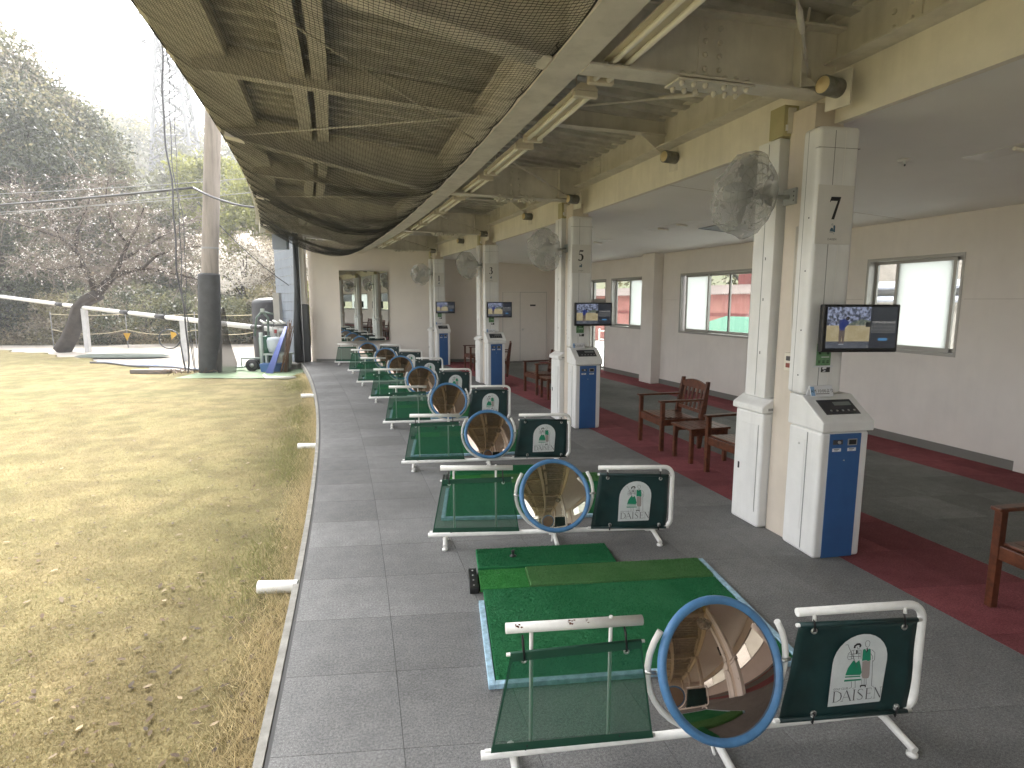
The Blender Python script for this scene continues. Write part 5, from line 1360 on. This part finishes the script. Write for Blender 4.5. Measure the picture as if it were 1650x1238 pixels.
for k in range(6): MB().cyl((-.02 - .04 * k, -.30 + .02 * k, 0.0), (.16 - .010 * k, .45, 1.22), .020, 8).build("pole", mat("blue_pole", (.13, .17, .45), .45), bl)
bn2 = empty("dry_broom", (-6.14, 15.7, -.17), 0, "bundle of dry brown stalks leaning beside the blue poles", "brushwood")
for k in range(18): MB().cyl((r3.gauss(0, .07), r3.gauss(-.1, .1), 0), (.05 + r3.gauss(0, .03), .40, 1.0 + r3.random() * .4), .010, 5).build("stalk", mat("dry_stalk", (.17, .10, .06), .9, objr=.4), bn2)
nb = MB().lathe([(0, 0), (.22, .03), (.26, .25), (.19, .55), (.10, .9), (.06, 1.6), (.03, 1.75)], 14, Matrix.Identity(4)).build("net_bag", mat("dark_net_bag", (.03, .025, .02), .8, alpha=.55)); nb.location = (-7.62, 15.5, -.17); tag(nb, "dark net bundle standing against the right of the pole", "net bundle")
# ---- end of the building: padded post, siding, downpipe box
M_SIDING = mat("blue_grey_siding", (.22, .25, .29), .55, var=.08, vs_=3, streak=.2)
sdg = empty("siding_wall", (0, 0, 0), kind="structure")
a0, a1 = Vector((-6.08, 16.85, 0)), Vector((-7.70, 19.3, 0)); dr = (a1 - a0); n_ = Vector((-dr.y, dr.x, 0)).normalized() * .1
for k in range(15):
    z0 = -.1 + .26 * k; zt1 = min(z0 + .254, 3.75)
    zl = max(z0 + .001, zt1)
    q = [a0, a1, a1 + n_ * .0 + Vector((0, 0, 0)), a0]
    mb = MB(); b0, b1 = a0 + n_ * .14, a1 + n_ * .14
    top1 = min(zl, 3.75 - .0)
    mb.add([a0 + Vector((0, 0, z0)), a1 + Vector((0, 0, z0)), a1 + Vector((0, 0, top1)), a0 + Vector((0, 0, top1)), b0 + Vector((0, 0, z0)), b1 + Vector((0, 0, z0)), b1 + n_ * -.06 + Vector((0, 0, top1)), b0 + n_ * -.06 + Vector((0, 0, top1))],
           [(0, 1, 2, 3), (4, 5, 6, 7), (0, 4, 7, 3), (1, 5, 6, 2), (3, 2, 6, 7), (0, 1, 5, 4)])
    if z0 < 3.7: mb.build("siding_board", M_SIDING, sdg)
MB().box(-6.06, -5.86, 16.72, 16.92, 0.0, 3.9).build("corner_post", mat("cream_post", (.62, .59, .55), .6), sdg)
pd = empty("padded_post", (0, 0, 0), 0, "black vinyl padding wrapped round the corner post at the end of the tee line", "padding")
MB().tube([(-6.10, 16.62, 0.02), (-6.10, 16.62, 1.0), (-6.05, 16.64, 2.0), (-6.04, 16.66, 3.9)], [.12, .105, .085, .075], 14).build("dark_tube", mat("black_vinyl", (.028, .032, .036), .5, bump=.2, bs=10), pd)
MB().box(-5.99, -5.76, 16.60, 16.72, .02, 1.66).build("pad", mat("black_vinyl_flat", (.026, .029, .031), .55, bump=.15, bs=10), pd, bevel=.03)
MB().cyl((-5.93, 16.58, 0), (-5.93, 16.58, 3.4), .008, 6).build("pull_cord", M_STICK, pd)
ub = MB().box(-6.55, -6.15, 16.3, 16.5, 3.15, 3.55).build("meter_box", mat("blue_grey_box", (.20, .23, .28), .5), None, bevel=.01); tag(ub, "blue grey box mounted high at the eave end of the siding", "box")
wp = MB().box(-6.90, -6.72, 17.0, 17.2, -.2, 1.98).build("upright_panel", mat("white_panel_paint", (.42, .40, .37), .6)); tag(wp, "narrow white upright board between tank and siding", "board")
# ---- overhead wires
def wire(p, q, sag, r, lb, m=M_DARK):
    p, q = Vector(p), Vector(q); pts = [p.lerp(q, k / 24) - Vector((0, 0, sag * 4 * (k / 24) * (1 - k / 24))) for k in range(25)]
    o = MB().tube(pts, r, 6).build("overhead_wire", m); return tag(o, lb, "wire", "overhead wires by the pole")
wire((-40, 24, 5.6), (PX, PY - .2, 4.62), .55, .032, "thick dark overhead cable tied to the padded pole")
wire((PX, PY - .2, 4.62), (-5.9, 14.4, 3.95), .12, .028, "dark cable running from the pole down to the eave")
wire((-40, 24, 5.9), (-3, 17, 5.5), .5, .012, "thin upper overhead wire crossing behind the pole", M_MID)
wire((-40, 24, 5.1), (-3, 17, 5.2), .6, .012, "thin middle overhead wire crossing in front of the trees", M_MID)
wire((-42, 25, 4.5), (PX, PY, 4.5), .4, .011, "lowest thin overhead wire at the left", M_MID)
wire((PX, PY, 4.3), (-6.6, 17.5, 2.2), .15, .012, "slack thin wire from the pole to the siding")
for k, lb in enumerate(("black hose lying on the bare soil left of the pole", "pale blue hose lying on the bare soil left of the pole")):
    pts3 = [(-13.0 + .55 * i, 17.9 - .24 * i + .15 * math.sin(i * 1.3 + k) + .2 * k, float(gz(0, 17)) + .03) for i in range(9)]
    o = MB().tube(pts3, .03, 6).build("hose", (M_DARK, mat("pale_blue_hose", (.35, .42, .62), .5))[k]); tag(o, lb, "hose")
mh = MB().lathe([(0, .05), (1.1, .05), (1.25, 0)], 28).build("ground_sheet", mat("dark_green_sheet", (.05, .065, .05), .8)); mh.location = (-13.6, 20.3, float(gz(0, 20))); mh.scale = (1.3, .5, 1); tag(mh, "dark round sheet lying on the gravel behind the rail", "sheet")
# ---- steel lattice pylon on the slope
M_PYL = mat("galvanised_steel", (.20, .205, .21), .5)
pyx, pyy, pyz = -60.5, 110.0, 22.0
py = empty("pylon", (pyx, pyy, pyz), R(12), "tall steel lattice power pylon on the wooded slope", "pylon")
def leg_r(z): return 3.5 - (3.5 - .75) * min(z / 34, 1.0)
for sx in (-1, 1):
    for sy in (-1, 1):
        MB().tube([(sx * leg_r(z), sy * leg_r(z), z) for z in (-14, 0, 10, 20, 34, 46)], .36, 5).build("leg", M_PYL, py)
zs = [-12, -6, -1, 4, 8.5, 12.5, 16, 19.5, 22.5, 25.5, 28.5, 31.5, 34, 37, 40, 43, 46]
for f in range(4):
    mb = MB(); Mz = Matrix.Rotation(R(90 * f), 4, 'Z')
    for za, zb in zip(zs[:-1], zs[1:]):
        ra, rb = leg_r(za), leg_r(zb)
        mb.tube([Mz @ Vector((-ra, -ra, za)), Mz @ Vector((rb, -rb, zb))], .21, 4); mb.tube([Mz @ Vector((ra, -ra, za)), Mz @ Vector((-rb, -rb, zb))], .21, 4)
        mb.tube([Mz @ Vector((-rb, -rb, zb)), Mz @ Vector((rb, -rb, zb))], .16, 4)
    mb.build("lattice_face", M_PYL, py, kind="stuff")
for z in (24, 28.5, 33): 
    for s in (-1, 1): MB().tube([(s * .8, 0, z), (s * 4.5, 0, z + .6)], .22, 4).tube([(s * .8, 0, z + 1.6), (s * 4.5, 0, z + .6)], .18, 4).build("cross_arm", M_PYL, py)
# ================================================================== TREES
def leaf_mesh(name, C, size, m, parent, aspect=.55, jit=.35, kind=None):
    """diamond leaves at points C (n,3)"""
    n = len(C); s = size * rng.uniform(1 - jit, 1 + jit, n)[:, None]
    a = rng.normal(0, 1, (n, 3)); a /= np.linalg.norm(a, axis=1)[:, None]
    b = np.cross(a, rng.normal(0, 1, (n, 3))); b /= np.linalg.norm(b, axis=1)[:, None] + 1e-9
    c = np.cross(a, b)
    V = np.stack([C - a * s / 2, C + b * s * aspect / 2 + c * s * .08, C + a * s / 2, C - b * s * aspect / 2 + c * s * .08], 1).reshape(-1, 3)
    return mesh_np(name, V, np.arange(4 * n).reshape(-1, 4), m, parent, False, kind)
def clumps(cent, rad, ncl, nlf, crad, flat_=.75, shell=.55):
    """leaf points in clumps spread through an ellipsoid, denser towards its skin"""
    cent, rad = np.array(cent, float), np.array(rad, float)
    d = rng.normal(0, 1, (ncl, 3)); d /= np.linalg.norm(d, axis=1)[:, None]
    r = (shell + (1 - shell) * rng.random(ncl)) ** .7
    cc = cent + d * r[:, None] * rad * (1 + .16 * np.sin(3.1 * d[:, :1] + 4 * d[:, 2:]))
    k = rng.integers(0, ncl, nlf); sz = crad * rng.uniform(.6, 1.4, ncl)
    q = rng.normal(0, 1, (nlf, 3)); q /= np.linalg.norm(q, axis=1)[:, None]; q *= (rng.random(nlf) ** .45)[:, None]
    q[:, 2] *= flat_
    return cc, cc[k] + q * sz[k][:, None]
def leafmat(name, c, isl=.45, tr=.35, rough=.6): return mat(name, c, rough, island=isl, trans=tr, spec=.3)
L_DARK = leafmat("evergreen_leaf", (.080, .090, .05), .55, .2, .35); L_MID = leafmat("camphor_leaf", (.16, .16, .085), .5, .3); L_OLIVE = leafmat("olive_leaf", (.21, .19, .105), .45)
L_BAM = leafmat("bamboo_leaf", (.23, .235, .075), .4, .4); L_BROWN = leafmat("bare_brown_bud", (.26, .225, .165), .4); L_BLOS = leafmat("pale_blossom", (.66, .625, .59), .25, .4); L_WHITE = leafmat("white_blossom", (.72, .68, .62), .2, .4)
L_HILL = leafmat("hill_leaf", (.15, .15, .075), .5, .25); L_HILLY = leafmat("hill_yellow_leaf", (.23, .21, .09), .4, .3)
M_BARK = mat("dark_bark", (.045, .035, .028), .9, var=.3, vs_=6, bump=.5, bs=18); M_TWIG = mat("grey_twig", (.21, .175, .15), .9, objr=.2)
def branch_tubes(segs, m, parent, name="limb", n=6):
    for pts, rr in segs: MB().tube(pts, rr, n).build(name, m, parent)
def tree(name, x, y, z, h, rx, rz, cz, m, nl, ls, label, cat="tree", group=None, ncl=60, crad=None, second=None, trunk_r=.22):
    t = empty(name, (x, y, z), 0, label, cat, group)
    segs = []
    top = (rng.normal(0, .15), rng.normal(0, .15), h * .8)
    MB().tube([(0, 0, -.3), (rng.normal(0, .1), rng.normal(0, .1), h * .3), (top[0] * .6, top[1] * .6, h * .55), top], [trunk_r * 1.25, trunk_r, trunk_r * .6, trunk_r * .15], 9).build("trunk", M_BARK, t)
    cc, L = clumps((0, 0, cz), (rx, rx, rz), ncl, nl, crad or rx * .33)
    pick = rng.permutation(ncl)[:14]
    for k in pick:
        c = cc[k]; s = Vector((0, 0, max(h * .15, min(c[2] * .55, h * .6)))); e = Vector(c); mid = s.lerp(e, .5) + Vector((0, 0, .1 * rx))
        MB().tube([s, mid, e], [trunk_r * .42, trunk_r * .25, trunk_r * .06], 5).build("limb", M_BARK, t)
    leaf_mesh("crown", L, ls, m, t)
    if second:
        m2, n2, s2 = second; _, L2 = clumps((0, 0, cz), (rx * 1.03, rx * 1.03, rz * 1.03), ncl, n2, (crad or rx * .33) * 1.05, shell=.8); leaf_mesh("blossom" if m2 in (L_BLOS, L_WHITE) else "light_leaves", L2, s2, m2, t)
    return t
hz = lambda x, y: float(hillz(np.array(x, float), np.array(y, float)))
G_T = "trees at the edge of the wood"
tree("evergreen_tree", -25.2, 29.2, -.2, 7.6, 3.1, 3.7, 3.8, L_DARK, 28000, .17, "dark bushy evergreen at the left end of the rail", group=G_T, ncl=90, second=(L_MID, 5000, .13))
tree("evergreen_tree", -27.5, 33, .4, 13.5, 4.6, 6.2, 7.8, L_DARK, 26000, .22, "tall dark evergreen behind the low bushy one, at the left edge", group=G_T, ncl=110, second=(L_OLIVE, 6000, .2))
tree("broadleaf_tree", -32.5, 39, 1.5, 17.5, 5.0, 7.5, 10.5, L_MID, 26000, .26, "tallest tree of the left group, cut by the left edge", group=G_T, ncl=110, second=(L_BROWN, 9000, .22), crad=1.5)
tree("broadleaf_tree", -29.6, 40, 1.6, 15.5, 3.7, 6.0, 8.4, L_MID, 24000, .25, "grey green tree whose rounded top stands left of the pylon", group=G_T, ncl=100, second=(L_DARK, 7000, .24), crad=1.3)
tree("broadleaf_tree", -22.6, 37, .8, 7.8, 3.0, 3.2, 4.0, L_MID, 20000, .22, "smaller glossy tree left of the pylon's foot", group=G_T, ncl=90, second=(L_DARK, 6000, .2), crad=1.1)
tree("broadleaf_tree", -39.5, 46, 4.0, 13.0, 4.5, 5.5, 8.0, L_OLIVE, 18000, .28, "brownish tree behind the left group", group=G_T, ncl=90, second=(L_BROWN, 8000, .24))
tree("broadleaf_tree", -24.0, 50, 2.0, 8.0, 4.0, 3.6, 4.4, L_OLIVE, 16000, .28, "olive coloured tree further up the slope behind the pylon's left leg", group=G_T, ncl=80, second=(L_BROWN, 5000, .24))
tree("bamboo_clump", -15.5, 40, .6, 10.0, 4.2, 4.6, 5.4, L_BAM, 22000, .24, "yellow green bamboo directly behind the padded pole", "bamboo", "bamboo clumps", ncl=90, crad=1.0, trunk_r=.08)
tree("bamboo_clump", -20.5, 44, 1.5, 11.0, 4.2, 5.0, 6.0, L_BAM, 18000, .26, "yellow green bamboo left of the padded pole", "bamboo", "bamboo clumps", ncl=90, crad=1.0, trunk_r=.08)
tree("bamboo_clump", -12.0, 44, 1.0, 12.5, 4.2, 5.6, 7.0, L_BAM, 20000, .26, "tall yellow green bamboo right of the pole, beside the eave", "bamboo", "bamboo clumps", ncl=90, crad=1.0, trunk_r=.08)
tree("bamboo_clump", -8.5, 42, 1.0, 11.0, 3.6, 5.0, 6.0, L_BAM, 16000, .24, "yellow green bamboo behind the net at the far corner", "bamboo", "bamboo clumps", ncl=80, crad=1.0, trunk_r=.08)
tree("flowering_tree", -14.2, 31.5, -.2, 5.2, 2.5, 1.6, 4.1, L_WHITE, 5200, .15, "white flowering tree right of the pole", group="flowering trees", ncl=70, crad=.55, second=(L_BROWN, 3500, .11), trunk_r=.12)
tree("flowering_tree", -11.8, 31.0, -.2, 4.8, 1.9, 1.3, 3.6, L_WHITE, 3600, .15, "second white flowering tree, nearer the siding", group="flowering trees", ncl=50, crad=.5, second=(L_BROWN, 2600, .11), trunk_r=.10)
tree("shrub", -17.6, 28.5, -.2, 2.8, 3.2, 1.4, 1.2, L_DARK, 9000, .14, "dark green shrub under the cherry tree", "shrub", "shrubs behind the rail", ncl=60, crad=.6, second=(L_MID, 4500, .14), trunk_r=.06)
tree("shrub", -13.6, 28.0, -.2, 2.4, 2.6, 1.2, 1.1, L_MID, 8000, .13, "mid green shrub left of the pole's padding", "shrub", "shrubs behind the rail", ncl=50, crad=.5, second=(L_DARK, 4000, .13), trunk_r=.06)
tree("shrub", -10.6, 28.5, -.2, 2.6, 2.2, 1.4, 1.2, L_OLIVE, 7000, .13, "olive shrub between the pole and the tank", "shrub", "shrubs behind the rail", ncl=50, crad=.5, second=(L_BROWN, 4000, .12), trunk_r=.06)
tree("shrub", -9.0, 27.6, -.2, 2.8, 1.6, 1.4, 1.6, L_BAM, 4500, .13, "yellowish shrub above the water tank", "shrub", "shrubs behind the rail", ncl=40, crad=.45, second=(L_OLIVE, 3000, .12), trunk_r=.05)
tree("shrub", -20.0, 28.0, -.2, 2.2, 2.4, 1.2, 1.0, L_OLIVE, 7000, .13, "brownish shrub between the dark evergreen and the cherry tree", "shrub", "shrubs behind the rail", ncl=50, crad=.5, second=(L_BROWN, 5000, .12), trunk_r=.06)
# cherry tree with a leaning forked trunk, limbs placed as in the photograph
ch = empty("cherry_tree", (0, 0, 0), 0, "leaning cherry tree with forked dark trunk and sparse pale blossom", "tree", "flowering trees")
def limb(pix, r, Y0=22.6, dY=0.0, name="limb"):
    pts = [px(u, v, Y0 + dY * k / max(1, len(pix) - 1)) for k, (u, v) in enumerate(pix)]
    MB().tube(pts, [r[0] + (r[1] - r[0]) * k / (len(pts) - 1) for k in range(len(pts))], 8).build(name, M_BARK, ch); return pts
limb([(100, 566), (112, 545), (122, 520), (128, 497), (140, 484), (160, 474)], (.30, .24), name="trunk")
tips = []
for pix, r, dY in (([(155, 476), (170, 458), (182, 446), (195, 440), (230, 432), (280, 440), (322, 452)], (.19, .03), .8), ([(182, 446), (195, 420), (205, 395), (222, 365), (232, 335)], (.11, .02), -.8),
                   ([(155, 476), (148, 452), (136, 432), (122, 405), (100, 385), (60, 370), (0, 352)], (.14, .02), -.6), ([(136, 432), (120, 430), (88, 436), (55, 428), (20, 415)], (.07, .015), 1.2),
                   ([(122, 405), (125, 370), (140, 335), (150, 300)], (.07, .015), 1.0), ([(195, 420), (230, 400), (270, 375), (310, 355)], (.07, .012), 1.2), ([(205, 395), (180, 360), (170, 320), (175, 285)], (.06, .012), -1.2),
                   ([(230, 432), (255, 410), (300, 400), (335, 395)], (.06, .012), -1.0), ([(100, 385), (80, 350), (50, 325), (20, 310)], (.06, .012), .6)):
    p = limb(pix, r, dY=dY); tips += [(a, b) for a, b in zip(p[1:-1], p[2:])]
TW = []; V, F, base = [], [], 0
for a, b in tips:
    for k in range(26):
        s = a.lerp(b, rng.random()); d = Vector((rng.normal(0, .55), rng.normal(0, .6), rng.normal(.15, .42))); L = rng.uniform(.5, 1.35)
        pts = [s, s + d * L * .5 + Vector((0, 0, rng.normal(0, .08))), s + d * L + Vector((rng.normal(0, .15), 0, -.10))]
        for q in range(3):
            s2 = pts[1].lerp(pts[2], rng.random()); e2 = s2 + Vector((rng.normal(0, .32), rng.normal(0, .32), rng.normal(.0, .25))); base = thread(V, F, np.array([s2, e2]), .006, base); TW.append(e2); TW.append(s2.lerp(e2, .5))
        base = thread(V, F, np.array([list(p) for p in pts]), .011, base); TW += [pts[1], pts[2], pts[1].lerp(pts[2], .5)]
mesh_np("twigs", np.concatenate(V), np.concatenate(F), M_TWIG, ch, False, "stuff")
TW = np.array([list(p) for p in TW]); k = rng.random(len(TW)); 
C = np.repeat(TW, 4, 0) + rng.normal(0, .07, (len(TW) * 4, 3)); leaf_mesh("buds", C[rng.random(len(C)) < .17], .065, L_BROWN, ch)
C = np.repeat(TW[rng.random(len(TW)) < .11], 4, 0); C = C + rng.normal(0, .055, C.shape); leaf_mesh("blossom", C, .075, L_BLOS, ch)
# far wooded hill: one mass
cx_, cy_, cz_, rr2 = [], [], [], []
PTS = []; PTY = []
for k in range(900):
    x = rng.uniform(-150, 40); y = rng.uniform(48, 150)
    if x > -5 and y < 70: continue
    z = hz(x, y); r = rng.uniform(1.9, 3.6) * (1 if y > 60 else .8); h = rng.uniform(2.2, 5.5)
    n = int(330 if y < 95 else 230)
    d = rng.normal(0, 1, (n, 3)); d /= np.linalg.norm(d, axis=1)[:, None]; d *= (rng.random(n) ** .4)[:, None]
    q = d * np.array([r, r, r * 1.05]) * (1 + .18 * np.sin(5 * d[:, :1] + 7 * d[:, 2:] + k)) + np.array([x, y, z + h])
    (PTY if (math.sin(x * .07 + 1.5) + math.sin(y * .06) + rng.normal(0, .7)) > .55 else PTS).append(q)
leaf_mesh("hill_wood", np.concatenate(PTS), .62, L_HILL, None, kind="stuff"); leaf_mesh("hill_bamboo_wood", np.concatenate(PTY), .58, L_HILLY, None, kind="stuff")
# undergrowth strip behind the gravel and brown grass
n = 26000; x = rng.uniform(-34, -5.5, n); y = 26.8 + 5 * rng.random(n) ** 1.5; C = np.stack([x, y, -.2 + rng.random(n) ** 2 * .9 * (1 + .5 * np.sin(x * 1.9))], 1)
leaf_mesh("undergrowth", C, .16, leafmat("dry_undergrowth", (.27, .22, .13), .5), None, aspect=.2, kind="stuff")
# ================================================================== YARD SEEN THROUGH THE WINDOWS
yd = MB().arc(7.25, 40, -.25, -.12, TH0, 40, 40).build("yard", M_YARD, kind="structure")
rb = empty("red_shed", (0, 0, 0), 0, "low red shed with pale corrugated roof outside the wide window", "shed")
MB().arc(14.0, 17.0, -.2, 1.97, 21.8, 30.0, 8).build("wall", mat("faded_red_sheet", (.40, .165, .15), .6, var=.1, vs_=2), rb)
MB().arc(13.97, 14.0, 1.20, 1.32, 21.82, 30.0, 8).build("dark_band", mat("dark_red_band", (.22, .06, .06), .6), rb)
mb = MB(); vs = []; m_ = 0
t = 21.6
while t < 30.2:
    for f, z in ((0, 0), (.03, .05)):
        vs += [P(13.7, t + f, 1.96 + z), P(16.8, t + f, 2.36 + z)]; m_ += 1
    t += .06
mb.add(vs, [(2 * i, 2 * i + 1, 2 * i + 3, 2 * i + 2) for i in range(m_ - 1)]); mb.build("roof", mat("pale_pink_roof", (.30, .235, .22), .6, var=.1, vs_=2), rb)
aw = empty("green_awning", (0, 0, 0), 0, "sloping green awning roof outside the wide window", "awning")
mb = MB(); q = [P(9.6, 21.6, .75), P(9.6, 19.6, .75), P(10.9, 20.2, 1.33), P(10.9, 21.0, 1.33)]
mb.add(q + [p + Vector((0, 0, -.05)) for p in q], [(0, 1, 2, 3), (7, 6, 5, 4), (0, 4, 5, 1), (1, 5, 6, 2), (2, 6, 7, 3), (3, 7, 4, 0)]); mb.build("sheet", mat("awning_green", (.012, .105, .06), .8), aw)
for d, th, z in ((9.7, 21.5, .75), (9.7, 19.7, .75), (10.85, 20.3, 1.3), (10.85, 20.9, 1.3)): MB().cyl(P(d, th, -.2), P(d, th, z), .03, 8).build("post", M_MID, aw)
gb = empty("dark_red_gable", (0, 0, 0), 0, "dark red gabled building standing high behind the shed", "building")
MB().arc(17.3, 20, -.2, 3.4, 22.6, 24.35, 3).build("wall", mat("gable_red", (.25, .07, .065), .6, var=.1, vs_=2), gb)
MB().arc(17.0, 20.3, 3.4, (3.5, 4.4), 22.5, 24.5, 3).build("roof", M_MID, gb)
hb = empty("grey_hall", (0, 0, 0), 0, "pale hall with violet grey stepped roofs outside the right window", "building")
MB().arc(12.4, 17, -.2, 1.72, 14.0, 20.6, 6).build("wall", mat("hall_wall", (.46, .42, .39), .7, var=.1, vs_=1.5), hb)
for z, d in ((1.72, 12.1), (2.02, 12.9)):
    MB().arc(d, d + 2.2, (z, z + .22), (z + .05, z + .27), 13.9, 20.7, 6).build("roof", mat("violet_roof", (.32, .32, .37), .6, var=.06, vs_=2), hb)
MB().arc(13.3, 13.4, 1.72, 2.05, 14, 20.6, 6).build("upper_wall", mat("hall_wall2", (.55, .53, .52), .7), hb)
MB().arc(15.0, 17.0, 1.8, 3.9, 18.4, 20.8, 6).build("tower_wall", mat("hall_brown", (.34, .29, .25), .7, var=.12, vs_=3), hb)
tree("yard_tree", *P(23, 26.6)[:2], -.2, 8.5, 4.2, 4.2, 5.5, L_MID, 9000, .28, "bushy tree behind the red shed outside the wide window", group="trees outside the windows", ncl=60)
tree("yard_tree", *P(24, 30.5)[:2], -.2, 9.0, 4.5, 4.0, 5.0, L_OLIVE, 9000, .28, "olive tree seen through the small far window", group="trees outside the windows", ncl=60)
tree("yard_tree", *P(28, 24.5)[:2], -.2, 10.0, 4.5, 4.2, 5.8, L_OLIVE, 7000, .3, "tree beside the dark red gable", group="trees outside the windows", ncl=60)
fn = empty("white_fence", (0, 0, 0), 0, "low white rail fence outside the glass door", "fence")
for k in range(9): MB().cyl(P(9.2, 21.4 + .22 * k, -.15), P(9.2, 21.4 + .22 * k, .85), .025, 6).build("fence_post", M_WHITEP, fn)
for z in (.25, .5, .78): MB().tube([P(9.2, 21.4 + .22 * k, z) for k in range(9)], .018, 6).build("fence_rail", M_WHITEP, fn)

# ================================================================== AIR
def haze(dens):  # air volume added to imitate the lens veil over the left trees
    m = bpy.data.materials.new("air"); m.use_nodes = True; n = m.node_tree; n.nodes.clear()
    o = n.nodes.new("ShaderNodeOutputMaterial"); v = n.nodes.new("ShaderNodeVolumePrincipled")
    v.inputs["Density"].default_value = dens; v.inputs["Color"].default_value = (.95, .96, .98, 1); v.inputs["Anisotropy"].default_value = 0.3
    n.links.new(v.outputs[0], o.inputs["Volume"])
    h = MB().box(-320, 160, -60, 230, -3, 85).build("haze", m, kind="stuff"); return h
HAZE = 0.0017
if HAZE: haze(HAZE)
